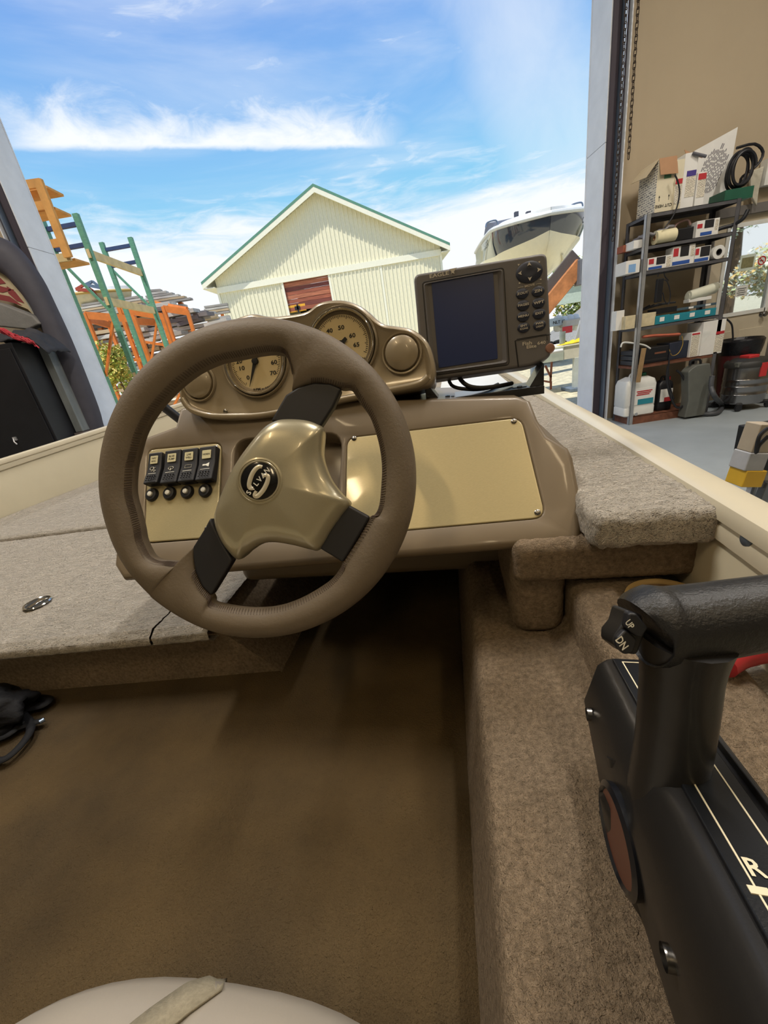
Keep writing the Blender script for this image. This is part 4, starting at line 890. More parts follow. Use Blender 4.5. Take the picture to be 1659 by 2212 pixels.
# weathered timber pile (each board its own part)
random.seed(21)
t = thing('timber_pile', 'big uneven pile of weathered grey dock boards behind the racks', 'timber pile', (-6.3, 14.5, -.06))
m_gb = [mat('grey_board_%s' % n, c, .9, vary=.15, vscale=4, stretch=(.5, 3, 3)) for n, c in (('pale', (196, 190, 178)), ('mid', (162, 156, 146)), ('dark', (122, 114, 110)), ('tan', (196, 172, 136)))]
cnt = 0
base = W(430, 775, 14).x
for layer in range(25):
    z = .05 + layer * .138; k = layer / 24
    x = -9.6
    xe = -4.2 + random.uniform(-.3, .5) - (0 if layer < 17 else (layer - 17) * .30)
    for row in range(5):
        xx = -10.2 + random.uniform(-.5, .3)
        while xx < xe and cnt < 296:
            L = random.uniform(1.0, 2.2); yy = 12.9 + row * .7 + random.uniform(-.12, .12)
            if row > 0 and (layer < 21 or row > 2): xx += L * .93; continue
            mb = MB(); mb.beam((xx, yy, z + random.uniform(-.02, .02)), (min(xx + L, xe + .4), yy + random.uniform(-.2, .2), z + random.uniform(-.04, .05)), .34, .095)
            build('board', mb, m_gb[random.choices((0, 1, 2, 3), (4, 4, 3, 2))[0]], t, smooth=0); xx += L * random.uniform(.9, 1.06); cnt += 1
# flat timber stacks carried high
for nm, lab, u0, v0, u1, v1, Y, nb in (('timber_stack', 'long dark timber stack lying high under the small stored boat', 168, 676, 300, 655, 12.6, 4), ('timber_stack', 'stepped grey timber stack on top of the pile', 296, 652, 408, 650, 13.2, 6), ('timber_stack', 'grey timber stack beside the barn corner', 438, 680, 492, 672, 20, 4)):
    t = thing(nm, lab, 'timber stack', W(u0, v0, Y)); a, b = W(u0, v0, Y), W(u1, v1, Y); zz = (a.z + b.z) / 2
    for k in range(nb):
        s_ = k * (.04 if nb != 6 else .08)
        xb = b.x - (nb - 1 - k) * 0 - k * (.0 if nb != 6 else .16)
        mb = MB(); mb.beam((a.x + s_, Y + .2, zz + k * .062 * (Y / 12)), (xb, Y + .25, zz + k * .062 * (Y / 12) - .02), .22, .05 * (Y / 12)); build('board', mb, m_gb[(1, 3, 0, 1, 0, 1)[k]], t, smooth=0)
    for x in (a.x + .25, b.x - .4): mb = MB(); mb.beam((x, Y + .35, -.06), (x, Y + .35, zz - .05), .12, .12); build('support_post', mb, m_or, t, smooth=0)
# small boat stored on the timber stack
def hullish(name, label, bow, stern, beam, depth, m_top, m_bot, m_rail, parts_extra=None, sheer=0.0, split=.5, flare=.62, blunt=.42):
    bow, stern = Vector(bow), Vector(stern); L = (stern - bow).length; ax = (stern - bow).normalized(); sd = ax.cross(UP).normalized(); up = sd.cross(ax)
    t = thing(name, label, 'boat', bow.lerp(stern, .5) - Vector((0, 0, depth)))
    NS = 26; rows = []
    for i in range(NS):
        s = i / (NS - 1); w = beam / 2 * (1 - (1 - min(1, s / blunt)) ** 2.4) ; w = max(w, .004)
        kz = -depth * min(1, .38 + .62 * (s / .24) ** .8 if s < .24 else 1)
        gz = -sheer * s * s
        wc = w * (flare + .25 * min(1, s / .5)); cz = gz + (kz - gz) * (split + (.55 - split) * max(0, 1 - s / .25) ** 1.5)
        x0 = s * L + (0 if s > .3 else 0)
        rows.append([(x0, w, gz), (x0 + .02, w * .985, gz + (cz - gz) * .5), (x0 + .05, wc, cz), (x0 + .10, wc * .55, cz + (kz - cz) * .62), (x0 + .13, 0, kz)])
    def P(x, y, z): return bow + ax * x + sd * y + up * z
    for m_, r0, r1, nm in ((m_top, 0, 2, 'topsides'), (m_bot, 2, 4, 'hull_bottom')):
        mb = MB()
        for sg in (1, -1):
            vs = [P(p[0], p[1] * sg, p[2]) for r in rows for p in r[r0:r1 + 1]]; k = r1 - r0 + 1
            mb.add(vs, [((i * k + j), (i + 1) * k + j, (i + 1) * k + j + 1, i * k + j + 1) for i in range(NS - 1) for j in range(k - 1)])
        build(nm, mb, m_, t, smooth=50)
    mb = MB()
    rim = [P(r[0][0], r[0][1], r[0][2] + .02) for r in rows[::-1]] + [P(r[0][0], -r[0][1], r[0][2] + .02) for r in rows[1:]]
    mb.tube(rim, beam * .022, 8); build('rub_rail', mb, m_rail, t)
    mb = MB(); vs = [P(r[0][0], r[0][1] * sg * k_, r[0][2] + dz) for r in rows for sg, k_, dz in ((1, .97, .03), (1, .8, .14), (-1, .8, .14), (-1, .97, .03))]
    mb.add(vs, [(i * 4 + j, (i + 1) * 4 + j, (i + 1) * 4 + j + 1, i * 4 + j + 1) for i in range(NS - 1) for j in range(3)]); build('deck', mb, m_white, t, smooth=50)
    mb = MB(); r = rows[-1]; mb.add([P(p[0], p[1], p[2]) for p in r] + [P(p[0], -p[1], p[2]) for p in r[:-1]][::-1], [tuple(range(9))]); build('transom', mb, m_top, t, smooth=0)
    return t, P, rows
a = W(292, 630, 13.5)
hullish('stored_boat', 'small white and yellow boat stored high on the racks at the left', (a.x, 13.3, a.z), (a.x - 4.2, 13.6, a.z + .05), 1.6, .62, mat('cream_gelcoat', (230, 216, 170), .3), mat('white_gelcoat', (226, 226, 214), .3), mat('rail_ochre', (206, 170, 90), .5))
a = W(170, 655, 12.9); b = W(215, 615, 12.9)
for lab, pts, m_ in (('red brown steel frame sticking up at the stored boat', ((165, 625), (200, 628), (182, 615)), mat('red_oxide', (168, 70, 48), .7)), ('blue grey tarp frame on top of the stored boat', ((185, 615), (218, 622), (200, 608)), mat('blue_grey', (96, 116, 136), .7))):
    P = [W(u, v, 12.7) for u, v in pts]; mb = MB(); mb.beam(P[0], P[1], .08, .08); mb.beam(P[0], P[2], .06, .06); mb.beam(P[2], P[1], .06, .06); mb.beam(P[1], P[1] + Vector((.1, .3, -.9)), .06, .06); tag(build('rooftop_brace', mb, m_, loc=P[0], smooth=0), lab, 'frame')

# ------------------------------------------------------------------ raised runabout on the right
bow = W(1190, 462, 11.6); st = W(1100, 512, 17.4)
m_navy = mat('black_gelcoat', (50, 56, 66), .06, vary=.02, coat=1.0); m_cream = mat('cream_hull', (238, 230, 200), .22, vary=.02, coat=.5)
rb, PB, rows = hullish('runabout', 'large black and cream runabout raised bow-up beyond the right jamb', bow, st, 2.5, 1.55, m_navy, m_cream, m_white, sheer=.30, split=.40, flare=.80, blunt=.26)
mb = MB(); vs = []
for r in rows[8:]:
    for sg, k_, dz in ((1, .8, .14), (1, .66, .72), (-1, .66, .72), (-1, .8, .14)): vs.append(PB(r[0][0], r[0][1] * sg * k_, r[0][2] + (dz if dz < .2 else .14 + dz * min(1, (r[0][0] - rows[8][0][0]) / (rows[-1][0][0] - rows[8][0][0])))))
nn_ = len(rows[8:]); mb.add(vs, [(i * 4 + j, (i + 1) * 4 + j, (i + 1) * 4 + j + 1, i * 4 + j + 1) for i in range(nn_ - 1) for j in range(3)]); build('canvas_cover', mb, mat('charcoal_canvas', (88, 90, 98), .8, bump=(4, .6, .05)), rb, smooth=60)
for s_ in (.45, .75):
    r = rows[int(len(rows) * s_)]; mb = MB(); q = PB(r[0][0], 0, r[0][2] + .08 + .72 * (r[0][0] - rows[8][0][0]) / (rows[-1][0][0] - rows[8][0][0])); mb.beam(q, q + Vector((0, 0, .22)), .12, .12); build('cover_post', mb, MATS['charcoal_canvas'], rb)
mb = MB(); sg = 1 if PB(3, 1, 0).x < PB(3, -1, 0).x else -1
r0, r1 = rows[10], rows[15]; A = PB(r0[0][0], sg * (r0[0][1] + .012), r0[0][2] - .18); Bq = PB(r1[0][0], sg * (r1[0][1] + .012), r1[0][2] - .18)
F = frame(A.lerp(Bq, .5), (A - Bq), UP); mb = MB(F); mb.text('ON5052470', 0, 0, .02, .24); build('registration_number', mb, m_white, rb, smooth=0)
r0, r1 = rows[3], rows[6]; A = PB(r0[1][0], -sg * (r0[1][1] + .02), r0[1][2] + .05); Bq = PB(r1[1][0], -sg * (r1[1][1] + .02), r1[1][2] + .05)
F = frame(A.lerp(Bq, .5), (Bq - A), UP); mb = MB(F); mb.text('ON505', 0, 0, .04, .2); build('registration_number', mb, m_white, rb, smooth=0)
mb = MB(); q = PB(rows[3][3][0] - .1, 0, -1.0); mb.lathe([(.03, 0), (.05, .05), (0, .06)], 10, tuple(q - Vector((0, .12, 0)))); build('bow_eye', mb, m_white, rb)
for s_ in (-1, 1):
    mb = MB(); mb.tube([PB(r[3][0] , r[3][1] * s_ * 1.15, r[3][2] + .02) for r in rows[3:]], .03, 6); build('strake', mb, m_cream, rb)
    r = rows[5]; mb = MB(); q = PB(r[0][0], s_ * r[0][1] * .9, .1); mb.tube(catmull([q, q + Vector((-.05, 0, .1)), q + Vector((-.25, .1, .1)), q + Vector((-.3, .1, 0))], 4, False), .02, 6); build('cleat', mb, m_galv, rb)
for sx_, r_ in ((-.5, rows[14]), (.5, rows[14]), (0, rows[24])):
    q = PB(r_[4][0], sx_, r_[4][2] + .1); mb = MB(); mb.beam((q.x, q.y, -.06), q, .12, .12); build('boat_stand', mb, m_galv, rb)
# timber bunk and steel end under the bow, concrete beam and wall
A, Bq = W(1184, 655, 10.9), W(1252, 572, 10.9)
mb = MB(); mb.beam(A + (A - Bq) * .6, Bq, .34, .30, up=(0, 1, 0)); tag(build('timber_bunk', mb, mat('orange_timber', (190, 124, 74), .8, vary=.2, vscale=5), loc=A, bevel=.02), 'heavy orange brown timber slanting under the runabout', 'timber')
q_ = A + (A - Bq) * .35; mb = MB(); mb.box(q_.x - .1, q_.x + .1, 11.0, 11.15, -.06, q_.z); mb2 = MB(); build('bunk_post', mb, m_galv, bpy.data.objects['timber_bunk'], smooth=0)
mb = MB(); mb.beam(A + (A - Bq) * .6 + Vector((-.08, -.02, .20)), Bq + Vector((-.08, -.02, .20)), .36, .08, up=(0, 1, 0)); tag(build('carpet_strip', mb, mat('dark_carpet_strip', (94, 84, 78), .9), loc=A, bevel=.01), 'dark carpet strip on the slanting timber', 'carpet strip')
q = W(1258, 573, 10.8); mb = MB(); mb.box(q.x - .14, q.x + .14, 10.6, 10.9, q.z - .42, q.z + .12); tag(build('steel_end_block', mb, mat('grey_block', (110, 112, 116), .6), loc=q, bevel=.02), 'dark grey block at the upper end of the slanting timber', 'block')
t = thing('concrete_wall', 'pale concrete beam and slab behind the slanting timber', 'concrete wall', (9.5, 20, -.06)); m_pc = mat('pale_concrete', (212, 216, 206), .8, vary=.05)
a, b = W(1190, 632, 20), W(1262, 594, 20)
z1, z2, z3 = W(1230, 598, 20).z, W(1230, 620, 20).z, W(1230, 655, 20).z
mb = MB(); mb.box(6.2, 14, 20, 20.3, z2 + .05, z1); build('slab_edge', mb, m_pc, t, smooth=0)
mb = MB(); mb.box(6.2, 14, 20.1, 20.5, z3, z2); build('beam_face', mb, mat('greenish_concrete', (186, 200, 186), .8), t, smooth=0)
for x in (6.4, 11.2): mb = MB(); mb.box(x, x + .4, 20.05, 20.5, -.06, z2); build('column', mb, m_pc, t, smooth=0)
# trailer and seats
Yt = 14.5
a, b = W(1192, 706, Yt), W(1218, 684, Yt)
t = thing('utility_trailer', 'low grey box trailer with a small number plate beyond the jamb', 'trailer', ((a.x + b.x) / 2, Yt, 0)); m_tr = mat('trailer_grey', (176, 190, 196), .5)
mb = MB(); mb.box(a.x - .8, b.x, Yt, Yt + 1.5, a.z, b.z); build('trailer_box', mb, m_tr, t, bevel=.02)
F = frame(Vector(((a.x + b.x) / 2 + .04, Yt - .01, b.z - .14)), Vector((1, 0, 0)), UP); mb = MB(F); mb.text('NLT 12', 0, 0, 0, .13); build('plate_letters', mb, m_black, t, smooth=0)
for x in (a.x - .1, b.x - .12, a.x - .5):
    mb = MB(); mb.cyl((x, Yt - .03, a.z - .06), (x, Yt + .15, a.z - .06), a.z + .0, n=20) if a.z < .34 else mb.cyl((x, Yt - .03, .30), (x, Yt + .15, .30), .34, n=20); build('wheel', mb, m_hose, t)
for i, (u, v) in enumerate(((1206, 678), (1219, 679), (1232, 676), (1244, 675))):
    p = W(u, v, Yt + .3); mb = MB(frame(p - Vector((0, 0, .28)), Vector((1, 0, 0)), UP)); mb.dome(rrect(-.13, -.28, .13, .24, .12), (0, 0), [(1, -.08), (1, 0), (.8, .06), (0.4, .09)])
    tag(build('boat_seat', mb, m_white, loc=p), '%s of four white seat backs in a row beyond the jamb' % ('leftmost', 'second from left', 'third from left', 'rightmost')[i], 'seat', 'white seat backs')
mb = MB(); a, b = W(1221, 708, Yt - .2), W(1251, 686, Yt - .2); mb.box(a.x, b.x + .3, Yt - .2, Yt + .4, a.z, b.z); tag(build('grey_tub', mb, mat('warm_grey_plastic', (186, 182, 172), .6), loc=a, bevel=.05), 'warm grey plastic tub beside the small trailer', 'tub')
mb = MB(); p = W(1224, 712, Yt - .4); mb.box(p.x - .15, p.x + .15, Yt - .5, Yt - .4, p.z - .1, p.z + .1); build('red_light', mb, MATS['red_plastic'], t, bevel=.02)
# steel work table with leg
Yw = 8.2
t = thing('steel_bench', 'cream steel workbench outside with one grey leg', 'bench', (W(1230, 750, Yw).x, Yw, -.06))
a, b = W(1185, 749, Yw), W(1262, 741, Yw); zt = (a.z + b.z) / 2; z2 = W(1225, 776, Yw).z
mb = MB(); mb.box(a.x - .8, b.x + .5, Yw, Yw + .8, zt - .03, zt); build('bench_top', mb, mat('cream_top', (236, 232, 206), .6), t, bevel=.005)
xm = W(1219, 760, Yw).x
mb = MB(); mb.box(xm, b.x + .5, Yw + .02, Yw + .08, z2, zt - .03); build('front_plate', mb, mat('tan_plate', (206, 200, 178), .6), t, smooth=0)
mb = MB(); mb.box(a.x - .3, xm - .02, Yw - .02, Yw + .1, z2, zt - .03); build('machine_plate', mb, mat('grey_green_plate', (170, 176, 160), .6), t, smooth=0)
mb = MB(); q = W(1200, 759, Yw - .1); mb.cyl((q.x - .5, Yw - .12, q.z), (q.x + .12, Yw - .12, q.z), .035, n=14); build('white_roller', mb, m_white, t)
q = W(1247, 820, Yw); mb = MB(); mb.box(q.x - .06, q.x + .075, Yw, Yw + .1, -.06, z2); build('leg', mb, mat('leg_grey', (184, 190, 184), .6), t, smooth=0)
q = W(1246, 864, Yw); mb = MB(); mb.box(q.x - .2, q.x + .2, Yw - .15, Yw + .3, -.06, .0); build('foot_plate', mb, m_galv, t, bevel=.01)
q = W(1215, 728, Yw + .2); zq = zt + .002; mb = MB(); mb.lathe([(.05, 0), (.055, .02), (.055, .22), (.058, .24), (.05, .24), (.048, .02), (0, .02)], 20, (q.x, Yw + .2, zq)); tag(build('glass_jar', mb, mat('jar_grey', (176, 186, 180), .2, vary=.1, trans=.5), loc=(q.x, Yw + .2, zq)), 'pale glass jar standing on the outdoor bench', 'jar')
vs = []; fs = []; n = 16; a = W(1212, 745, Yw + .05); b = W(1254, 738, Yw + .05)
for i in range(n + 1):
    for j in range(9): f = i / n; vs.append((a.x + (b.x - a.x) * f, Yw + .0 + .28 * j / 8, zt + .004 + .055 * f * math.sin(PI * (j + .5) / 9) * (1 + .6 * math.sin(j * 2.2 + i * .5))))
for i in range(n):
    for j in range(8): k = i * 9 + j; fs.append((k, k + 9, k + 10, k + 1))
mb = MB(); mb.add(vs, fs); o = build('yellow_cloth', mb, mat('yellow_cloth', (224, 196, 40), .8), loc=a); s_ = o.modifiers.new('s', 'SOLIDIFY'); s_.thickness = .006; tag(o, 'bright yellow cloth heaped on the outdoor bench', 'cloth')
mb = MB(); p = [W(u, v, 8.3) for u, v in ((1239, 742), (1246, 720), (1254, 692), (1262, 684), (1262, 742), (1255, 736), (1250, 742))]; p[0].z = p[4].z = p[6].z = zt + .001
mb.add(p + [v + Vector((0, .05, 0)) for v in p], [tuple(range(7)), tuple(range(13, 6, -1))] + [(i, 7 + i, 7 + (i + 1) % 7, (i + 1) % 7) for i in range(7)]); tag(build('grey_seat_shell', mb, mat('shell_grey', (176, 178, 178), .5), loc=(p[4].x, 8.3, zt), bevel=.012), 'grey moulded shell standing on the bench against the jamb', 'shell')
t = thing('rusty_stand', 'thin rust brown folding stand on the gravel behind the depth finder', 'stand', (W(1190, 820, 8.8).x, 8.8, -.06)); m_ru = mat('rust_brown', (150, 92, 70), .7)
for a_, b_ in (((1192, 776), (1189, 826)), ((1178, 790), (1190, 815)), ((1170, 822), (1190, 826)), ((1165, 776), (1192, 778))): bar(t, 'bar', W(*a_, 8.8), W(*b_, 8.8), .035, m_ru)
for u in (1170, 1190): p = W(u, 824, 8.8); bar(t, 'leg', (p.x, 8.8, -.06), p, .035, m_ru)
# ------------------------------------------------------------------ boat we sit in
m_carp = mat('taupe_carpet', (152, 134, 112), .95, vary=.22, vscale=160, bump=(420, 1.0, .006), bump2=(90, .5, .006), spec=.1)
m_carp_lit = mat('deck_carpet_lit', (208, 200, 188), .95, vary=.10, vscale=60, bump=(260, 1.0, .012, (.8, 1.9, 1)), bump2=(75, .8, .014, (.5, 1.8, 1)), spec=.1, stretch=(.6, 1.8, 1))  # same carpet as the floor, lightened to put the daylight into its colour
m_carp_shaded = mat('floor_carpet_shaded', (116, 97, 68), .95, vary=.0, vscale=3.2, bump=(380, 1.0, .006), bump2=(120, .4, .004), spec=.08, col2=(80, 69, 54))  # same carpet again, darkened to put the weaker light into its colour
m_gel = mat('cream_paint', (206, 198, 176), .35, vary=.02, coat=.3)
m_dash = mat('bronze_dash_plastic', (118, 104, 84), .45, metal=.08, vary=.03, bump=(900, .08, .0004), coat=.15)
m_pod = mat('pearl_pod_plastic', (160, 146, 122), .32, metal=.12, vary=.02, coat=.35)
m_alu = mat('brushed_panel', (190, 176, 134), .34, metal=.25, vary=.05, vscale=60, stretch=(1, 30, 30), coat=.8)
m_chrome = mat('chrome', (210, 210, 210), .08, metal=1.0, vary=0)
m_screw = mat('steel_screw', (150, 146, 140), .25, metal=1.0, vary=0)
m_lea = mat('taupe_leather', (110, 98, 82), .55, vary=.05, vscale=30, bump=(300, .35, .0012), spec=.35)
m_sp = mat('spoke_black', (34, 34, 38), .5, vary=.05, bump=(900, .15, .0004))
m_hub = mat('champagne_brushed', (176, 168, 142), .3, metal=.45, vary=.05, vscale=70, stretch=(30, 1, 30), coat=.6)
m_ink = mat('print_black', (20, 20, 20), .6); m_wt = mat('print_white', (230, 228, 216), .6)
EZ = EYE
HP = [(-2.03, -1.2), (-2.03, .6), (-2.01, 1.3), (-1.96, 1.9), (-1.82, 2.6), (-1.5, 3.3), (-1.15, 3.75), (-.87, 3.9), (-.6, 3.75), (-.15, 3.3), (.12, 2.7), (.255, 2.0), (.300, 1.2), (.310, .4), (.318, -1.2)]
hp = [Vector((p.x, p.y)) for p in catmull([Vector((a, b)) for a, b in HP], 8, False)]
def hull_clamp(x, y):
    st_ = [p for p in hp if p.x > -.87]; pt_ = [p for p in hp if p.x <= -.87]
    f_ = lambda L: min(((abs(p.y - y), p.x) for p in L))[1]
    return max(min(x, f_(st_) - .036), f_(pt_) + .036)
boat = thing('bass_boat', 'cream fishing boat with taupe carpeted decks that the helm stands in', 'boat', BP(-.6, .6, -.72))
carpet('cockpit_floor', [(-.9, -.60), (1.3, -.60)], -1.6, .03, 'x', m_carp_shaded, boat, res=.011, amp=.0007, jitter=.6, nscale=120)
# port step and decks
SK = .10
mb = MB(BM); pts = [(-1.98, -.60), (-.405, -.60), (-.53, -.452), (-1.98, -.452)]
mb.add([(x, .635 + SK * x, z) for x, z in pts] + [(x, .66 + SK * x, z) for x, z in pts], [(0, 1, 2, 3), (7, 6, 5, 4), (0, 4, 5, 1), (1, 5, 6, 2), (2, 6, 7, 3), (3, 7, 4, 0)]); build('step_face', mb, m_carp, boat, smooth=0)
carpet('step_side', [(-.535, -.449), (-.515, -.452), (-.402, -.60)], .59, 1.3, 'y', m_carp, boat, res=.008, amp=.001)
LIP = [(.63, -.487), (.612, -.485), (.600, -.474), (.602, -.458), (.618, -.448)]
carpet('port_deck', LIP + [(1.12, -.447)], -.6225, -.505, 'x', m_carp_lit, boat, res=.004, amp=.0016, skew=SK)
mb = MB(BM); mb.box(-1.96, -.53, .60, 1.3, -.50, -.458); build('deck_base', mb, m_carp, boat, smooth=0)
hat = carpet('deck_hatch', LIP + [(1.235, -.446), (1.24, -.46)], -1.98, -.6275, 'x', m_carp_lit, boat, res=.0055, amp=.0018, skew=SK)
carpet('fore_deck', [(1.246, -.46), (1.248, -.440), (1.26, -.434), (3.7, -.434)], -1.97, .2, 'x', m_carp_lit, boat, res=.010, amp=.0018, skew=SK, clampf=lambda x, y: hull_clamp(x, y + .1 * x) if y > 1.5 else x)
# hatch latch
F = frame(BP(-1.029, .657, -.4445), BX, BY); mb = MB(F); mb.lathe([(.0285, 0), (.030, .002), (.028, .004), (.0245, .003), (.0235, .0005)], 32); lt = build('hatch_latch', mb, m_chrome, boat); 
mb = MB(F); mb.lathe([(.0237, .0022), (0, .0018)], 24); build('latch_cup', mb, m_ink, lt)
mb = MB(F); mb.prism([(-.006, -.022), (.006, -.022), (.0045, 0), (.014, .018), (-.014, .018), (-.0045, 0)], .002, .0042); build('latch_paddle', mb, m_chrome, lt, bevel=.001)
# starboard raised deck
def fuzz(name, x0, x1, y0, y1, z0, z1, r, m, parent, res=.006, amp=.0014):
    lo = Vector((x0, y0, z0)); hi = Vector((x1, y1, z1)); mb = MB(BM)
    for ax in range(3):
        a, b = [(1, 2), (0, 2), (0, 1)][ax]; na = max(2, int((hi[a] - lo[a]) / res)); nb = max(2, int((hi[b] - lo[b]) / res))
        for side in (lo, hi):
            vs = []
            for i in range(na + 1):
                for j in range(nb + 1):
                    q = Vector((0, 0, 0)); q[ax] = side[ax]; q[a] = lo[a] + (hi[a] - lo[a]) * i / na; q[b] = lo[b] + (hi[b] - lo[b]) * j / nb
                    inn = Vector([min(max(q[k], lo[k] + r), hi[k] - r) for k in range(3)]); d = (q - inn)
                    if d.length > 1e-9: d.normalize()
                    p = inn + d * r; p.x = min(p.x, hull_clamp(p.x, p.y)) if p.y > 1.0 else p.x; w = noise.noise(p * 180) + .6 * noise.noise(p * 60); vs.append(p + d * amp * w)
            mb.add(vs, [(i * (nb + 1) + j, (i + 1) * (nb + 1) + j, (i + 1) * (nb + 1) + j + 1, i * (nb + 1) + j + 1) for i in range(na) for j in range(nb)])
    return build(name, mb, m, parent, smooth=180)
fuzz('starboard_deck', .149, .287, .445, 2.3, -.264, -.217, .013, m_carp_lit, boat, res=.0048, amp=.0026)
carpet('deck_infill', [(.60, -.24), (.60, -.219), (2.6, -.219)], -.1, .155, 'x', m_carp_lit, boat, res=.006, amp=.0022)
fuzz('carpeted_ledge', .062, .30, .472, 1.1, -.325, -.263, .014, m_carp, boat)
fuzz('corner_post', .062, .135, .485, .70, -.425, -.29, .022, m_carp, boat)
fuzz('storage_step', .137, .262, -.15, .545, -.46, -.332, .022, m_carp, boat, res=.007, amp=.0018)
fuzz('side_channel', .25, .30, -.15, .545, -.46, -.345, .008, m_carp_lit, boat, res=.008)
carpet('side_ledge', [(-.022, -.60), (-.004, -.47), (.000, -.440), (.006, -.426), (.018, -.420), (.108, -.420), (.113, -.418), (.140, -.398)], -.35, 1.28, 'y', m_carp, boat, res=.007, amp=.0009, jitter=.8)
mb = MB(BM); mb.box(-.6, .25, 1.28, 1.30, -.60, -.44); mb.box(-.5, .1, 1.27, 1.30, -.60, -.25); build('bulkhead', mb, m_carp, boat, smooth=0)
q = hit(1545, 1225, frame(BP(0, 0, -.335), BX, BY)); F = frame(BP(q[0], q[1], -.335), BX, BY); mb = MB(F); mb.lathe([(.006, -.003), (.006, .002), (.004, .003), (0, .003)], 12); build('screw', mb, m_chrome, boat)
# cup holder in the storage step
F0 = frame(BP(0, 0, -.329), BX, BY); cpx = hit(1443, 1302, F0); cr_ = .046
F = frame(F0 @ Vector((cpx[0], cpx[1], 0)), BX, BY); mb = MB(F); mb.lathe([(cr_ * .84, -.04), (cr_ * .86, .0), (cr_ * .9, .004), (cr_ * .97, .0045), (cr_, .001), (cr_, -.003)], 40)
build('cup_holder_ring', mb, mat('tan_plastic', (176, 150, 100), .35), boat); mb = MB(F); mb.lathe([(cr_ * .85, .0005), (0, .0005)], 30); build('cup_holder_bottom', mb, mat('cup_brown', (116, 96, 72), .5), boat)
# hull path
def gz(y): return -.21 + (.046 * ((y - 1.0) / 1.2) ** 1.5 if y > 1.0 else 0)
def hull_loft(name, prof, m, bevel=None, zf=lambda p, z: None):
    vs = []; k = len(prof); n = len(hp)
    for i, p in enumerate(hp):
        d = (hp[min(i + 1, n - 1)] - hp[max(i - 1, 0)]).normalized(); inn = Vector((d.y, -d.x)); g_ = gz(p.y)
        for o_, z in prof:
            zz = z if z < -.3 else g_ + z; q = p + inn * o_; vs.append((q.x, q.y, zz))
    mb = MB(BM); mb.add(vs, [(i * k + j, (i + 1) * k + j, (i + 1) * k + j + 1, i * k + j + 1) for i in range(n - 1) for j in range(k - 1)])
    return build(name, mb, m, boat, smooth=35)
hull_loft('gunwale', [(-.012, -.07), (-.014, -.012), (-.008, -.002), (.0, .0), (.024, .0), (.030, -.003), (.034, -.012), (.034, -.020), (.028, -.024)], m_gel)
hull_loft('inner_rail', [(.028, -.022), (.032, -.030), (.032, -.044), (.028, -.046)], m_gel)
hull_loft('side_liner', [(.026, -.045), (.026, -.050), (.032, -.06), (.034, -.60)], mat('cream_liner', (200, 192, 168), .4, vary=.02))
hull_loft('outer_hull', [(-.010, -.06), (-.02, -.2), (-.06, -.45), (.10, -.62), (.5, -.72), (.9, -.76)], m_gel)
for u, v in ((37, 1000), (106, 974), (166, 953), (226, 935)):
    p = BHX(u, v, -1.985); F = frame(BM @ p, BY, UP); mb = MB(F); mb.lathe([(.008, -.01), (.008, .002), (.005, .005), (0, .005)], 12); build('screw', mb, m_galv, boat)
p = BHX(1612, 1166, .28); F = frame(BM @ p, -BY, UP); mb = MB(F); mb.lathe([(.008, -.01), (.008, .001), (.005, .003), (0, .003)], 12); build('screw', mb, m_galv, boat)
mb = MB(BM); mb.box(-1.6, .25, -1.2, 1.25, -.80, -.603); mb.box(-1.9, 0, 1.25, 3.2, -.78, -.70); build('hull_floor', mb, m_gel, boat, smooth=0)
mb = MB(BM); mb.box(-2.03, .318, -1.22, -1.2, -.7, -.21); build('transom', mb, m_gel, boat, smooth=0)

# ------------------------------------------------------------------ helm console
sl_ = math.radians(50); E2 = BY * math.cos(sl_) + UP * math.sin(sl_)
r = ray(800, 1205); K = frame(CAM + r * (.48 / r.dot(BY)), BX, E2)
con = thing('helm_console', 'bronze plastic helm console with gauge pod and brushed panels', 'console', BP(-.2, .55, -.30))
BYl = (K.inverted().to_3x3() @ BY)
out = hits([(262, 1252), (243, 1222), (256, 1090), (276, 985), (296, 948), (376, 918), (386, 880), (420, 868), (700, 864), (1120, 851), (1147, 862), (1163, 902), (1186, 938), (1230, 964), (1240, 985), (1262, 1095), (1259, 1165), (1248, 1171), (800, 1207)], K)
out = [Vector(p) for p in out]
def inset(pts, d):
    o_ = []; n = len(pts)
    for i in range(n):
        a_, b_, c_ = pts[i - 1], pts[i], pts[(i + 1) % n]; u_ = (b_ - a_).normalized(); w_ = (c_ - b_).normalized(); t_ = (u_ + w_)
        t_ = t_.normalized() if t_.length > 1e-6 else u_; o_.append(b_ + Vector((-t_.y, t_.x)) * d / max(.5, t_.dot(u_)))
    return o_
sgo = 1 if sum(out[i - 1].x * out[i].y - out[i - 1].y * out[i].x for i in range(len(out))) > 0 else -1
mb = MB(K); N = len(out); vs = []; RR = .012
for k_ in range(6):
    th_ = PI / 2 * k_ / 5; vs += [(p.x, p.y, -RR + RR * math.sin(th_)) for p in inset(out, sgo * RR * .8 * (1 - math.cos(th_)))]
vs = [Vector((p.x, p.y, -RR)) + BYl * .17 for p in out] + [Vector(v) for v in vs]
fs = [(r_ * N + i, r_ * N + (i + 1) % N, (r_ + 1) * N + (i + 1) % N, (r_ + 1) * N + i) for r_ in range(6) for i in range(N)] + [tuple(range(N))[::-1]]
P1 = hits([(320, 972), (478, 957), (470, 1160), (312, 1172)], K); P2 = hits([(750, 946), (1126, 902), (1179, 1118), (744, 1157)], K); P3 = hits([(508, 950), (738, 934), (724, 1160), (500, 1168)], K)
def grow(pts, d):
    c = Vector((sum(p[0] for p in pts) / len(pts), sum(p[1] for p in pts) / len(pts))); return [c + (Vector((p[0], p[1])) - c) * (1 + d / (Vector((p[0], p[1])) - c).length) for p in pts]
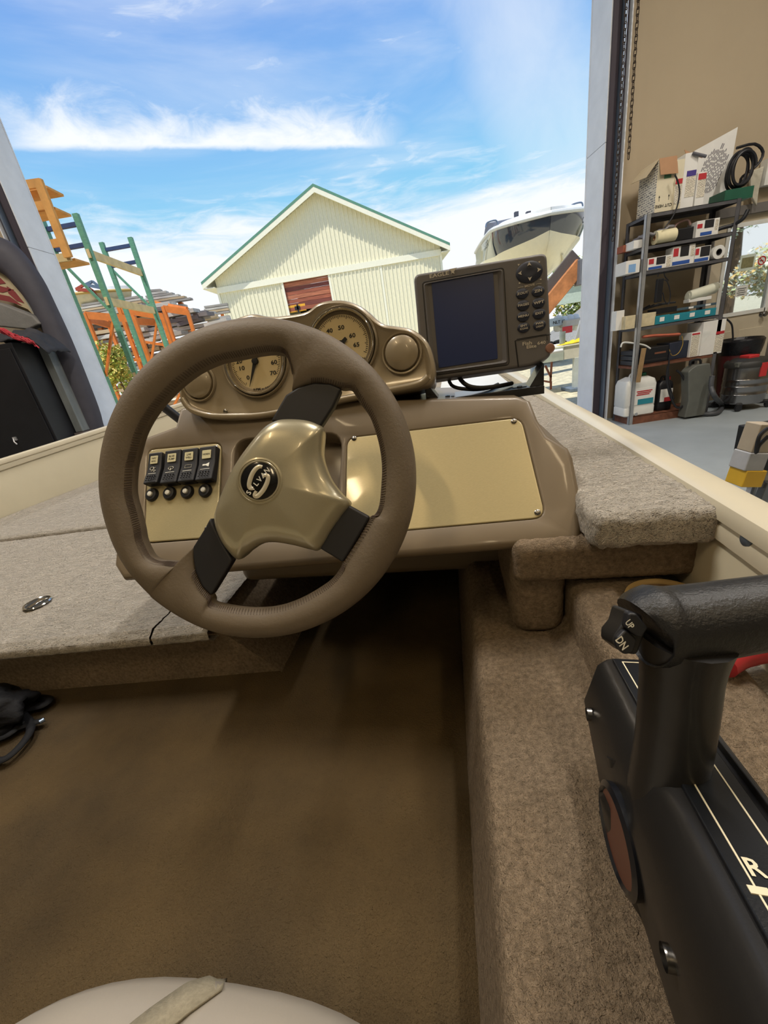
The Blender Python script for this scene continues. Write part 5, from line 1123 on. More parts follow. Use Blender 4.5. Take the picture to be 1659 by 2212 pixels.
loops = [[Vector((v.x, v.y, 0)) for v in vs[6 * N:7 * N]]]; idx = list(range(6 * N, 7 * N))
for q, dep, rr in ((P1, .006, .016), (P2, .006, .02), (P3, .035, .03)):
    g0 = [Vector(p) for p in rquad(grow(q, .0045), rr, 5)]; n_ = len(g0); st = len(vs)
    for gk, zk in ((1.0, 0), (.985, -.0008), (.972, -.003), (.968, -dep)):
        c_ = sum(g0, Vector((0, 0))) / n_; vs += [Vector((c_.x + (p.x - c_.x) * gk, c_.y + (p.y - c_.y) * gk, zk)) for p in g0]
    fs += [(st + r_ * n_ + i, st + r_ * n_ + (i + 1) % n_, st + (r_ + 1) * n_ + (i + 1) % n_, st + (r_ + 1) * n_ + i) for r_ in range(3) for i in range(n_)] + [tuple(range(st + 3 * n_, st + 4 * n_))]
    loops.append([Vector((p.x, p.y, 0)) for p in (g0 if sgo > 0 else g0)]); idx += list(range(st, st + n_))
from mathutils.geometry import delaunay_2d_cdt
pv_ = [Vector((p.x, p.y)) for l_ in loops for p in l_]; ed_ = []; o_ = 0
for l_ in loops: ed_ += [(o_ + i, o_ + (i + 1) % len(l_)) for i in range(len(l_))]; o_ += len(l_)
cv, ce, cf, ov, oe, of = delaunay_2d_cdt(pv_, ed_, [], 0, 1e-6)
def inside(p, l_):
    c_ = False
    for i in range(len(l_)):
        a_, b_ = l_[i - 1], l_[i]
        if (a_.y > p.y) != (b_.y > p.y) and p.x < (b_.x - a_.x) * (p.y - a_.y) / (b_.y - a_.y) + a_.x: c_ = not c_
    return c_
st = len(vs); vs += [Vector((p.x, p.y, 0)) for p in cv]
for f_ in cf:
    m_ = sum((cv[i] for i in f_), Vector((0, 0))) / len(f_)
    if inside(m_, loops[0]) and not any(inside(m_, l_) for l_ in loops[1:]): fs.append(tuple(st + i for i in f_))
mb.add(vs, fs); body = build('console_body', mb, m_dash, con, smooth=50)
mb = MB(BM); mb.box(-.50, .11, .70, 1.26, -.445, -.135); build('console_back_light_block', mb, m_dash, con, bevel=.02)  # unseen closing box, added to keep door light out of the footwell
def screw_at(parent, u, v, M, k=0.0, r=.0042, name='screw'):
    x, y = hit(u, v, M, k); mb = MB(M); mb.lathe([(r, k - .001), (r, k + .0008), (r * .7, k + .0018), (0, k + .002)], 14, (x, y, 0)); s_ = build(name, mb, m_screw, parent)
    mb = MB(M)
    for a in (0.3, 0.3 + PI / 2): c_, q_ = math.cos(a) * r * .6, math.sin(a) * r * .6; mb.add([(x - c_ - q_ * .2, y - q_ + c_ * .2, k + .0022), (x - c_ + q_ * .2, y - q_ - c_ * .2, k + .0022), (x + c_ + q_ * .2, y + q_ - c_ * .2, k + .0022), (x + c_ - q_ * .2, y + q_ + c_ * .2, k + .0022)], [(0, 1, 2, 3)])
    return s_
mb = MB(K); mb.prism(rquad(P2, .017, 6), -.0065, .0005); ap = build('access_panel', mb, m_alu, con, bevel=.002, label='large blank brushed panel right of the wheel')
for u, v in ((765, 947), (1110, 910), (1161, 1107)): screw_at(ap, u, v, K, .0005)
mb = MB(K); mb.prism(rquad(P1, .014, 6), -.0065, .0005); sp_ = build('switch_panel', mb, m_alu, con, bevel=.002, label='brushed panel carrying four rocker switches')
for u, v in ((467, 967), (447, 1142)): screw_at(sp_, u, v, K, .0005)
# rocker switches and breakers are things fitted into the panel
m_rock = mat('rocker_black', (30, 31, 36), .45, vary=.05); m_leg = mat('legend_plate', (214, 206, 166), .4)
names = ['NAV/ANC', 'BLGE PUMP', 'LIVE WELL', 'HORN']; words = [('NAV', 'ANC'), ('BLGE', 'PUMP'), ('LIVE', 'WELL'), ('HORN',)]
quads = [((321, 979), (350, 976), (341, 1045), (311, 1046)), ((353, 974), (388, 971), (385, 1042), (350, 1046)), ((390, 970), (425, 968), (422, 1039), (388, 1042)), ((428, 966), (464, 963), (461, 1036), (425, 1039))]
for i, qd in enumerate(quads):
    kz = .014; q = hits(qd, K, kz); c = sum((Vector(p) for p in q), Vector((0, 0))) / 4
    w = ((Vector(q[1]) - Vector(q[0])).length + (Vector(q[2]) - Vector(q[3])).length) / 4; h = ((Vector(q[0]) - Vector(q[3])).length + (Vector(q[1]) - Vector(q[2])).length) / 4
    S = K @ Matrix.Translation((c.x, c.y, 0))
    rk = thing('rocker_switch', 'black rocker switch with plate reading %s, %s in the row' % (names[i], ('far left', 'second from left', 'third from left', 'far right')[i]), 'switch', S.translation, 'rocker switches on the console')
    mb = MB(S); mb.add([(-w, -h, .0006), (w, -h, .0006), (w, h, .0006), (-w, h, .0006), (-w, -h, .017), (w, -h, .017), (w, 0, .0125), (w, h, .015), (-w, h, .015), (-w, 0, .0125), (w, 0, .0006), (-w, 0, .0006)],
        [(0, 11, 10, 1), (11, 3, 2, 10), (0, 1, 5, 4), (4, 5, 6, 9), (9, 6, 7, 8), (2, 3, 8, 7), (1, 10, 6, 5), (10, 2, 7, 6), (0, 4, 9, 11), (11, 9, 8, 3)]); build('rocker', mb, m_rock, rk, bevel=.0025)
    sf = lambda y: .0125 + (.0025 * y / h if y > 0 else -.0045 * y / h)
    T = S @ Matrix.Translation((0, h * .52, sf(h * .52) + .0004)) @ Matrix.Rotation(math.atan2(.0025, h), 4, 'X')
    mb = MB(T); mb.prism(rrect(-w * .52, -h * .24, w * .52, h * .24, .001, 3), 0, .0008); lp = build('legend_plate', mb, m_leg, rk)
    mb = MB(T)
    for j, wd in enumerate(words[i]): mb.text(wd, 0, (.0026 if len(words[i]) == 2 else 0) - j * .0052, .001, .0046)
    build('legend_letters', mb, m_ink, lp, smooth=0)
    T2 = S @ Matrix.Translation((0, -h * .08, .0133)) @ Matrix.Rotation(-math.atan2(.0045, h), 4, 'X'); mb = MB(T2)
    if i == 0: mb.tube([(.004 * math.cos(a) - .003, .004 * math.sin(a) * .8 + .002, .0003) for a in [k * PI / 3 for k in range(6)]], .0005, 4, closed=True); mb.tube([(-.003, -.004, .0003), (.003, .004, .0003)], .0005, 4); mb.tube([(.003 + .0018 * math.cos(a), -.003 + .0018 * math.sin(a), .0003) for a in [k * PI / 3 for k in range(6)]], .0005, 4, closed=True)
    elif i == 1: mb.tube([(.005 * math.cos(a), .0028 * math.sin(a), .0003) for a in [k * PI / 5 for k in range(10)]], .0005, 4, closed=True); mb.tube([(0, 0, .0003), (0, -.005, .0003)], .0006, 4)
    elif i == 2: mb.tube([(-.006, -.0025, .0003), (.006, -.0025, .0003), (.006, .003, .0003), (-.006, .003, .0003)], .0004, 4, closed=True)
    else: mb.add([(-.006, -.0015, .0003), (-.001, -.0015, .0003), (-.001, .0015, .0003), (-.006, .0015, .0003), (-.001, -.001, .0003), (.006, -.004, .0003), (.006, .004, .0003), (-.001, .001, .0003)], [(0, 1, 2, 3), (4, 5, 6, 7)])
    mb.add([(-w * .55, -.0085, .0004), (w * .55, -.0085, .0004), (w * .55, -.0078, .0004), (-w * .55, -.0078, .0004)], [(0, 1, 2, 3)])
    build('switch_symbol', mb, m_wt, rk, smooth=0)
    mb = MB(T2)
    for a in range(4):
        for b in range(3): mb.lathe([(.0012, -.001), (.001, .0006), (0, .0009)], 8, (-w * .5 + a * w * .33, -.013 - b * .0042, .0012 + b * .0004))
    build('grip_dimples', mb, m_rock, rk)
for i, (u, v) in enumerate(((327, 1068), (365, 1065), (403, 1062), (442, 1059))):
    x, y = hit(u, v, K, .004); S = K @ Matrix.Translation((x, y, 0)); bk = thing('breaker_button', 'round black breaker with white centre under the rocker reading %s' % names[i], 'breaker', S.translation, 'breaker buttons on the console')
    mb = MB(S); mb.lathe([(.0118, .0006), (.0118, .003), (.0100, .0062), (.0062, .0068), (.0055, .0055), (0, .0055)], 28); build('breaker_collar', mb, m_rock, bk)
    mb = MB(S); mb.lathe([(.0044, .0055), (.0042, .0088), (.003, .0095), (0, .0097)], 20); build('breaker_cap', mb, m_wt, bk)

# gauge pod
tl = math.radians(14); e2 = BY * math.sin(tl) + UP * math.cos(tl); r = ray(650, 800); PD = frame(CAM + r * (.655 / r.dot(BY)), BX, e2)
def ell(cx_, cy_, rx, n=40): return [(cx_ + rx * math.cos(2 * PI * k / n), cy_ + rx * math.sin(2 * PI * k / n)) for k in range(n)]
pod_px = [(388, 862), (392, 820), (420, 782), (462, 735), (488, 702), (512, 686), (545, 677), (575, 682), (600, 682), (640, 677), (665, 670), (685, 655), (710, 648), (745, 648), (778, 660), (800, 676), (815, 690), (832, 700), (860, 704), (893, 712), (925, 740), (940, 790), (935, 825), (905, 838), (850, 850), (780, 862), (700, 880), (620, 898), (540, 908), (480, 908), (430, 896), (400, 880)]
pod = catmull([Vector(p) for p in hits(pod_px, PD)], 4)
mb = MB(PD); cpod = sum(pod, Vector((0, 0))) / len(pod)
N = len(pod); vs = []; fs = []
def inset(pts, d):
    out = []; n = len(pts)
    for i in range(n):
        t_ = (pts[(i + 1) % n] - pts[i - 1]).normalized(); nn_ = Vector((-t_.y, t_.x)); out.append(pts[i] + nn_ * d)
    return out
ar = sum(pod[i - 1].x * pod[i].y - pod[i - 1].y * pod[i].x for i in range(N)); sg = 1 if ar > 0 else -1
levels = [(0.0, -.035), (0.0, -.004), (.002, .001), (.006, .003), (.009, .001), (.012, -.001)]
for d, z in levels: vs += [(p.x, p.y, z) for p in inset(pod, sg * d)]
for r_ in range(len(levels) - 1):
    for i in range(N): j = (i + 1) % N; fs.append((r_ * N + i, r_ * N + j, (r_ + 1) * N + j, (r_ + 1) * N + i))
fs.append(tuple(range((len(levels) - 1) * N, len(levels) * N))); fs.append(tuple(range(N))[::-1])
mb.add(vs, fs); build('pod_face', mb, m_pod, con, smooth=60)
# hood running forward from the pod
mb = MB(PD); o2 = inset(pod, sg * .002); mb.prism([(p.x, p.y) for p in o2], -.036, -.10); build('pod_hood', mb, m_dash, con, bevel=.008)
# lower moulded lip of the pod
lip = catmull([Vector((*hit(u, v, PD), .004)) for u, v in ((398, 862), (415, 884), (450, 897), (490, 900), (560, 898), (620, 888), (700, 872), (780, 855), (850, 842), (905, 830), (925, 815))], 5, False)
mb = MB(PD); mb.tube(lip, .0055, 10); build('pod_lip', mb, m_pod, con)
for u, v in ((487, 889), (838, 845)): screw_at(con, u, v, PD, .004, .0038)
def gauge(name, c_px, r_, label):
    x, y = hit(*c_px, PD); S = PD @ Matrix.Translation((x, y, 0))
    g_ = thing(name, label, 'gauge', S.translation)
    mb = MB(S); mb.lathe([(r_ * 1.09, .0005), (r_ * 1.07, .006), (r_ * 1.03, .0045), (r_ * 1.01, .001)], 48); build('pod_ring', mb, m_pod, g_)
    mb = MB(S); mb.lathe([(r_ * 1.0, .0006), (r_ * .99, .008), (r_ * .955, .0105), (r_ * .92, .008), (r_ * .90, .003), (r_ * .90, .001)], 56); build('bezel', mb, m_chrome, g_)
    mb = MB(S); mb.lathe([(r_ * .90, .0018), (r_ * .83, .001), (r_ * .82, .0008)], 48); build('inner_ring', mb, mat('gauge_ring_bronze', (126, 112, 90), .4, metal=.3), g_)
    mb = MB(S); mb.lathe([(r_ * .9, .0008), (0, .0008)], 48); dl = build('dial_face', mb, mat('dial_cream', (216, 196, 150), .55, vary=.02), g_)
    return S, g_, dl, (x, y)
def ticks(S, r_, a0, a1, n, parent, major=5):
    mb = MB(S)
    for k in range(n + 1):
        a = math.radians(a0 + (a1 - a0) * k / n); l = .10 if k % major == 0 else .06; w = .0004
        d = Vector((math.cos(a), math.sin(a))); q = Vector((-d.y, d.x)) * w; A = d * r_ * .80; Bq = d * r_ * (.80 - l)
        mb.add([(A.x - q.x, A.y - q.y, .0013), (A.x + q.x, A.y + q.y, .0013), (Bq.x + q.x, Bq.y + q.y, .0013), (Bq.x - q.x, Bq.y - q.y, .0013)], [(0, 1, 2, 3)])
    return build('tick_marks', mb, m_ink, parent, smooth=0)
GR = .0540
S1, g1, d1, c1 = gauge('tachometer', (553, 781), GR, 'round chrome rimmed tachometer reading RPM x 100, seen inside the wheel')
ticks(S1, GR, 235, -35, 70, d1)
mb = MB(S1)
def gpt(px, S): x, y = hit(*px, PD, .001); q = S.inverted() @ (PD @ Vector((x, y, 0))); return q.x, q.y
for t_, px in (('0', (536, 816)), ('10', (522, 796)), ('60', (592, 783)), ('70', (590, 806))):
    x, y = gpt(px, S1); mb.text(t_, x, y, .0014, .0092, 0, 1.25)
for t_, a in (('20', 172), ('30', 130), ('40', 90), ('50', 42)): a = math.radians(a); mb.text(t_, math.cos(a) * GR * .55, math.sin(a) * GR * .55, .0014, .0092, 0, 1.25)
x, y = gpt((566, 840), S1); mb.text('RPM x 100', x, y, .0014, .0058, 0, 1.2); build('dial_numbers', mb, m_ink, d1, smooth=0)
def needle(S, tip, parent, w=.0032):
    v = Vector(tip); d = v.normalized(); q = Vector((-d.y, d.x)); b = -d * .012
    mb = MB(S); mb.prism([tuple(b + q * w * .8), tuple(b - q * w * .8), tuple(-q * w), tuple(v), tuple(q * w)], .0030, .0042); mb.lathe([(.0055, .002), (.005, .006), (0, .0065)], 20); return build('needle', mb, m_ink, parent)
needle(S1, gpt((541, 836), S1), g1)
S2, g2, d2, c2 = gauge('speedometer', (738, 744), GR, 'round chrome rimmed speedometer with 40, 50, 60 and 65 on its dial')
ticks(S2, GR, 225, -25, 65, d2)
mb = MB(S2)
for t_, px in (('40', (712, 715)), ('50', (737, 708)), ('60', (761, 725)), ('65', (770, 745)), ('MPH', (781, 775))):
    x, y = gpt(px, S2); mb.text(t_, x, y, .0014, .0088 if t_ != 'MPH' else .005, 0, 1.2)
for t_, a in (('10', 222), ('20', 195), ('30', 166)): a = math.radians(a); mb.text(t_, math.cos(a) * GR * .55, math.sin(a) * GR * .55, .0014, .0088, 0, 1.2)
build('dial_numbers', mb, m_ink, d2, smooth=0); needle(S2, (-.028, -.022), g2)
for S, cc, l in ((S1, d1, 'a'), (S2, d2, 'b')):
    pass
for px, lab in (((430, 827), 'left'), ((868, 763), 'right')):
    x, y = hit(*px, PD); S = PD @ Matrix.Translation((x, y, 0)); rr = .0262
    mb = MB(S); mb.lathe([(rr * 1.22, .0), (rr * 1.18, .004), (rr * 1.10, .0035), (rr * 1.02, -.001), (rr, -.001), (rr * .97, .005), (rr * .8, .008), (rr * .4, .0095), (0, .010)], 44); build('blank_gauge_cover', mb, m_pod, con, label='round blank domed cover at the %s end of the pod' % lab)

# ------------------------------------------------------------------ steering wheel
wc = BP(-.230, .410, -.118); ny_ = math.radians(-10); nt = math.radians(22.5)
nrm = -(BY * math.cos(ny_) + BX * math.sin(ny_)) * math.cos(nt) + UP * math.sin(nt)
e1 = -nrm.cross(UP).normalized(); e2w = nrm.cross(e1)
if e1.dot(BX) < 0: e1 = -e1; e2w = nrm.cross(e1)
WF = frame(wc, e1, e2w); WR = .1855
wheel = thing('steering_wheel', 'taupe leather steering wheel with champagne hub and black spokes', 'steering wheel', wc)
def cp(x, y): return (x / 2.304 + 200, y / 2.304 + 640)
inner_crop = [(440, 1315), (400, 1312), (350, 1310), (310, 1290), (285, 1250), (265, 1200), (258, 1150), (240, 1070), (222, 1010), (215, 950), (222, 850), (240, 780), (265, 690), (310, 605), (370, 527), (450, 448), (540, 382), (640, 336), (730, 318), (820, 300), (900, 290), (960, 300), (985, 340), (1000, 400), (1002, 440),
              (1000, 482), (1075, 450), (1150, 446), (1240, 468), (1290, 470), (1330, 530), (1380, 600), (1410, 680), (1430, 760), (1440, 850), (1436, 950), (1426, 1040), (1405, 1085), (1380, 1100), (1330, 1190), (1250, 1315), (1235, 1350), (1195, 1402), (1130, 1450), (1040, 1500), (940, 1535), (830, 1548), (720, 1540), (640, 1525), (605, 1510), (602, 1478), (560, 1430), (530, 1360), (520, 1290), (521, 1238), (500, 1270), (470, 1300)]
inn = [Vector(hit(*cp(*p), WF)) for p in inner_crop]
inn = [Vector((p.x, p.y)) for p in catmull(inn, 4)]
def wheel_rim():
    # resample inner outline by its own order; pair each with a point on the outer circle at a monotone angle
    n = len(inn); ang = [math.atan2(p.y, p.x) for p in inn]
    un = [ang[0]]
    for a in ang[1:]:
        d = (a - un[-1] + PI) % (2 * PI) - PI; un.append(un[-1] + d)
    tot = -2 * PI
    sm = []
    for i in range(n):       # smooth the angles so they advance steadily clockwise
        acc = 0; wt = 0
        for k in range(-6, 7):
            j = i + k; a = un[j % n] + (tot if j >= n else 0) - (tot if j < 0 else 0); w_ = 7 - abs(k); acc += a * w_; wt += w_
        sm.append(acc / wt)
    for i in range(1, n): sm[i] = min(sm[i], sm[i - 1] - .002)
    K_ = 18; vs = []
    for i in range(n):
        o_ = Vector((math.cos(sm[i]), math.sin(sm[i]))) * WR; q = inn[i]; c = (o_ + q) / 2; h = (o_ - q) / 2; w = (o_ - q).length
        th = .0175
        for k in range(K_):
            a = 2 * PI * k / K_; ca, sa = math.cos(a), math.sin(a)
            g_ = min(1, max(0, (w - .045) / .04)); g_ = g_ * g_ * (3 - 2 * g_); e = 1 - .25 * g_
            x = math.copysign(abs(ca) ** e, ca); z = math.copysign(abs(sa) ** (e), sa) * th
            z *= 1 - g_ * .38 * (1 - (ca * .5 + .5))
            p = c + h * x; vs.append((p.x, p.y, z))
    fs = [(i * K_ + k, i * K_ + (k + 1) % K_, ((i + 1) % n) * K_ + (k + 1) % K_, ((i + 1) % n) * K_ + k) for i in range(n) for k in range(K_)]
    mb = MB(WF); mb.add(vs, fs); return build('leather_rim', mb, m_lea, wheel, smooth=180)
rim = wheel_rim()
# stitching down the inner edge
mb = MB(WF); L = [p for p in inn]; m_st = mat('dark_stitching', (84, 70, 60), .8); cnt = 0
mb2 = MB(WF)
for i in range(0, len(L)):
    p = L[i]; q = L[(i + 1) % len(L)]
    for f in (0, .5):
        c = p.lerp(q, f); rad = c.length
        if rad < .125: continue
        cs = c.normalized(); tn = Vector((-cs.y, cs.x)); a = c + cs * .0008; b = c + cs * .0055 + tn * .0012
        mb2.tube([(a.x, a.y, .0060), ((a.x + b.x) / 2, (a.y + b.y) / 2, .0098), (b.x, b.y, .0124)], .0004, 5)
build('stitching', mb2, m_st, rim, kind='stuff')
for nm, q in (('spoke', [(970, 500), (1030, 462), (1110, 440), (1190, 445), (1245, 470), (1205, 560), (1140, 660), (1020, 650), (895, 630)]), ('spoke', [(600, 1100), (575, 1150), (516, 1245), (516, 1300), (528, 1370), (560, 1440), (604, 1484), (650, 1410), (712, 1308), (660, 1220)]), ('spoke', [(1262, 1030), (1385, 1098), (1325, 1200), (1250, 1322), (1200, 1290), (1130, 1248), (1200, 1140)])):
    pp_ = hits([cp(*p) for p in q], WF); mb = MB(WF); mb.prism(pp_, -.006, .0085); build(nm, mb, m_sp, wheel, bevel=.003)
hub_crop = [(900, 618), (950, 606), (1050, 610), (1115, 630), (1147, 655), (1146, 700), (1142, 780), (1158, 850), (1190, 920), (1240, 985), (1282, 1030), (1240, 1092), (1185, 1170), (1128, 1262), (1080, 1262), (1000, 1242), (900, 1226), (830, 1236), (760, 1280), (712, 1313), (650, 1250), (612, 1175), (598, 1110), (610, 1055), (645, 960), (700, 845), (780, 730), (850, 650)]
hub = [Vector((p.x, p.y)) for p in catmull([Vector(hit(*cp(*p), WF, .012)) for p in hub_crop], 5)]
ec = Vector(hit(*cp(828, 918), WF, .026))
mb = MB(WF); mb.dome(hub, (ec.x, ec.y), [(.97, -.016), (1.0, -.004), (1.0, .007), (.975, .012), (.93, .0155), (.86, .019), (.76, .0215), (.66, .0228), (.55, .0236), (.42, .0242), (.3, .0245)]); build('hub_cover', mb, m_hub, wheel, smooth=75)
ES = WF @ Matrix.Translation((ec.x, ec.y, .0236))
mb = MB(ES); mb.lathe([(.0262, -.002), (.0258, .0012), (.0240, .0016), (.0232, .0008), (.0222, .0018), (.0210, .0018), (.0206, .0006)], 48); em = build('emblem_ring', mb, m_hub, wheel)
mb = MB(ES); mb.lathe([(.0208, -.001), (.0205, .0012), (.016, .0022), (0, .0026)], 40); build('emblem_disc', mb, mat('emblem_black', (14, 14, 16), .15, vary=0, coat=1), em)
def zp(x, y): q = hit(x / 3.318 + 200, y / 3.318 + 880, WF, .0265); v = ES.inverted() @ (WF @ Vector((q[0], q[1], .0265))); return Vector((v.x, v.y, .0028))
mb = MB(ES)
for st, w in (([(1215, 428), (1195, 424), (1170, 440), (1145, 475), (1128, 520), (1121, 560), (1130, 580), (1152, 580)], 1), ([(1222, 492), (1245, 486), (1258, 500), (1250, 540), (1225, 590), (1190, 630), (1168, 638), (1160, 625), (1172, 600)], 1)):
    pa = catmull([zp(*p) for p in st], 5, False); n_ = len(pa); mb.tube(pa, [.0017 + .0009 * math.sin(PI * i / (n_ - 1)) for i in range(n_)], 8, flat=.35, up=(0, 0, 1))
build('emblem_mark', mb, mat('emblem_silver', (222, 214, 190), .3, metal=.4), em)
a_, b_ = zp(1122, 612), zp(1252, 455); an = math.atan2(b_.y - a_.y, b_.x - a_.x); mb = MB(ES)
for i, ch in enumerate('SYLVAN'): p = a_.lerp(b_, i / 5); mb.text(ch, p.x, p.y, .0036, .0078, an + .25 - .1 * i)
build('emblem_letters', mb, m_wt, em, smooth=0)
mb = MB(WF); mb.lathe([(.03, -.085), (.032, -.02), (.034, -.006), (.036, .004)], 28, (ec.x * .5, ec.y * .5 - .004, 0)); build('column_boss', mb, m_sp, wheel)

# ------------------------------------------------------------------ depth finder on its bracket
ya = math.radians(-10); ta = math.radians(13); e1 = Vector((math.cos(ya), math.sin(ya), 0)); f_ = Vector((-math.sin(ya), math.cos(ya), 0)); FF = frame(CAM + ray(1040, 690) * .62, e1, f_ * math.sin(ta) + UP * math.cos(ta))
ff = thing('depth_finder', 'taupe fish depth finder with dark blank screen on a black bracket', 'depth finder', FF @ Vector((0, -.1, -.03)))
m_ff = mat('finder_plastic', (98, 95, 95), .5, vary=.02, bump=(900, .12, .0004)); m_ffd = mat('finder_dark', (30, 36, 54), .5, vary=.04)
oq = hits([(893, 592), (1182, 544), (1192, 770), (1150, 790), (912, 824)], FF); mb = MB(FF)
o1 = rquad(oq, .010, 5); mb.prism([tuple(p) for p in o1], -.045, 0); hs = build('housing', mb, m_ff, ff, bevel=.005)
bz = hits([(912, 610), (1088, 578), (1100, 788), (930, 812)], FF); o_o = rquad(bz, .005, 4); 
mb = MB(FF); n_ = len(o_o); mb.tube([Vector((p.x, p.y, .0002)) for p in o_o], .0006, 5, closed=True); build('bezel_seam', mb, m_ink, hs)
sq = hits([(932, 612), (1065, 589), (1075, 775), (948, 795)], FF); o_i = rquad(sq, .0015, 4); o_m = rquad(grow(bz, -.003), .004, 4)
mb = MB(FF); N = len(o_i); vs = [(p.x, p.y, .0004) for p in o_m] + [(p.x, p.y, .0036) for p in grow([tuple(q) for q in o_m], -.002)] + [(p.x, p.y, -.004) for p in o_i]
mb.add(vs, [(r_ * N + i, r_ * N + (i + 1) % N, (r_ + 1) * N + (i + 1) % N, (r_ + 1) * N + i) for r_ in range(2) for i in range(N)]); 
build('screen_bezel', mb, m_ff, ff, smooth=35)
mb = MB(FF); mb.prism([tuple(p) for p in o_i], .0004, .0012); build('screen', mb, mat('blank_screen', (30, 46, 92), .35, vary=.03, bump=(1500, .05, .0002)), ff)
def fp(px): return hit(*px, FF)
x, y = fp((948, 590)); mb = MB(FF); mb.text('EAGLE', x, y - .0028, .0008, .0078, .0, 1.35)
x2, y2 = fp((975, 587)); mb.prism([(x2 - .003, y2 + .004), (x2 + .009, y2 + .004), (x2 + .006, y2 + .0015), (x2 + .004, y2 - .0005), (x2 + .0045, y2 - .004), (x2 + .001, y2 - .002), (x2 - .0005, y2 - .004), (x2, y2 - .0002)], .0003, .0009)
build('maker_lettering', mb, mat('finder_print', (196, 188, 172), .5), hs, smooth=0); m_fp = MATS['finder_print']
x, y = fp((1143, 588)); PS = FF @ Matrix.Translation((x, y, 0))
mb = MB(PS); mb.lathe([(1, 0), (1, .0012), (.8, .003), (.3, .0022), (0, .002)], 36); mb.v = [PS @ Vector((q.x * .0192, q.y * .0150, q.z)) for q in [PS.inverted() @ v for v in mb.v]]; pd_ = build('arrow_pad', mb, m_ffd, ff)
mb = MB(PS)
for a, rx, ry in ((0, .0135, .0), (PI / 2, 0, .0102), (PI, -.0135, 0), (-PI / 2, 0, -.0102)):
    c_, s_ = math.cos(a), math.sin(a); tri = [(.003, 0), (-.0025, .003), (-.0012, 0), (-.0025, -.003)]; mb.prism([(rx + p[0] * c_ - p[1] * s_, ry + p[0] * s_ + p[1] * c_) for p in tri], .0028, .0034)
build('arrow_marks', mb, m_fp, pd_, smooth=0)
mb = MB(FF)
for px, a in (((1120, 572), 135), ((1165, 566), 45), ((1122, 612), 225), ((1168, 604), 315)):
    x, y = fp(px); a = math.radians(a); tri = [(.0016, 0), (-.001, .0016), (-.001, -.0016)]; mb.prism([(x + p[0] * math.cos(a) - p[1] * math.sin(a), y + p[0] * math.sin(a) + p[1] * math.cos(a)) for p in tri], .0002, .0007)
x, y = fp((1144, 617)); mb.text('MOVE', x, y, .0006, .0042, .03, 1.3); mb.box(x - .017, x - .009, y - .0004, y + .0002, .0003, .0006); mb.box(x + .009, x + .017, y - .0002, y + .0004, .0003, .0006); build('corner_marks', mb, m_fp, hs, smooth=0)
for w_, px in (('ZOUT', (1128, 635)), ('ZIN', (1162, 630)), ('PAGES', (1130, 660)), ('WPT', (1163, 655)), ('MENU', (1130, 684)), ('EXIT', (1164, 678)), ('ENT', (1131, 708)), ('PWR', (1165, 703))):
    x, y = fp(px); PS = FF @ Matrix.Translation((x, y, 0)); mb = MB(PS); mb.lathe([(1, 0), (1, .0018), (.85, .0028), (0, .0032)], 28); mb.v = [PS @ Vector((q.x * .0092, q.y * .0072, q.z)) for q in [PS.inverted() @ v for v in mb.v]]
    bt = build('key', mb, m_ffd, ff, label='oval key reading %s' % w_); mb = MB(PS)
    if w_ in ('ENT', 'PWR'): mb.text(w_, 0, .0022, .0036, .0044, .03, 1.2); mb.text('ICONS' if w_ == 'ENT' else 'LIGHT', 0, -.0022, .0036, .0036, .03, 1.1)
    else: mb.text(w_, 0, 0, .0036, .0046 if len(w_) > 3 else .0054, .03, 1.25)
    build('key_letters', mb, m_fp, bt, smooth=0)
mb = MB(FF); q = hits([(1113, 736), (1190, 722), (1192, 770), (1150, 790), (1120, 793)], FF); n_ = len(q); mb.tube([(p[0], p[1], .0002) for p in q[:2]], .0006, 5); mb.tube([(q[0][0], q[0][1], .0002), (q[4][0], q[4][1], .0002)], .0010, 5)
mb.tube([(*hit(1116, 733, FF), .0002), (*hit(1181, 722, FF), .0002), (*hit(1182, 735, FF), .0002)], .0005, 4); build('card_door_seam', mb, m_ink, hs)
mb = MB(FF); x, y = fp((1146, 743)); mb.text('Fish', x - .005, y + .0015, .0006, .0072, .0, 1.3); mb.text('Elite', x + .001, y - .0042, .0006, .0066, .0, 1.3); mb.text('640', x + .016, y - .001, .0006, .0064, .0, 1.3); build('model_lettering', mb, m_fp, hs, smooth=0)
x, y = fp((1188, 752)); mb = MB(FF); mb.lathe([(.0075, -.02), (.0075, -.001), (.006, .002), (0, .0025)], 16, (x, y, 0)); build('card_latch', mb, mat('latch_bronze', (150, 112, 96), .4, metal=.3), ff)
# pivot knob, bracket arms and base
m_br = mat('bracket_black', (22, 24, 30), .3, vary=.03, coat=.3)
x, y = hit(899, 742, FF); mb = MB(FF); mb.tube([(x + .012, y, -.022), (x - .008, y, -.022)], .019, 20); build('tilt_knob', mb, m_br, ff, bevel=.002)
bl, br_ = hit(922, 838, FF, -.02), hit(1166, 800, FF, -.02); bb_ = -.118
mb = MB(FF); xl, xr = bl[0], br_[0]
base_y = hit(1040, 846, FF, 0)[1]
for xx, nm in ((xl, 'bracket_arm'), (xr, 'bracket_arm')):
    mb = MB(FF); mb.box(xx - .0015, xx + .0015, base_y + .004, -.03, -.038, -.008); build(nm, mb, m_br, ff, bevel=.001)
BF = frame(FF @ Vector(((xl + xr) / 2, base_y, -.02)), e1, f_); hw = (xr - xl) / 2 + .0015
mb = MB(BF); mb.box(-hw, hw, -.022, .045, -.003, .0015); bp_ = build('bracket_base', mb, m_br, ff, bevel=.001)
mb = MB(BF); mb.box(-hw, hw, -.0235, -.021, -.011, .0015); build('bracket_flange', mb, m_br, bp_, bevel=.001)
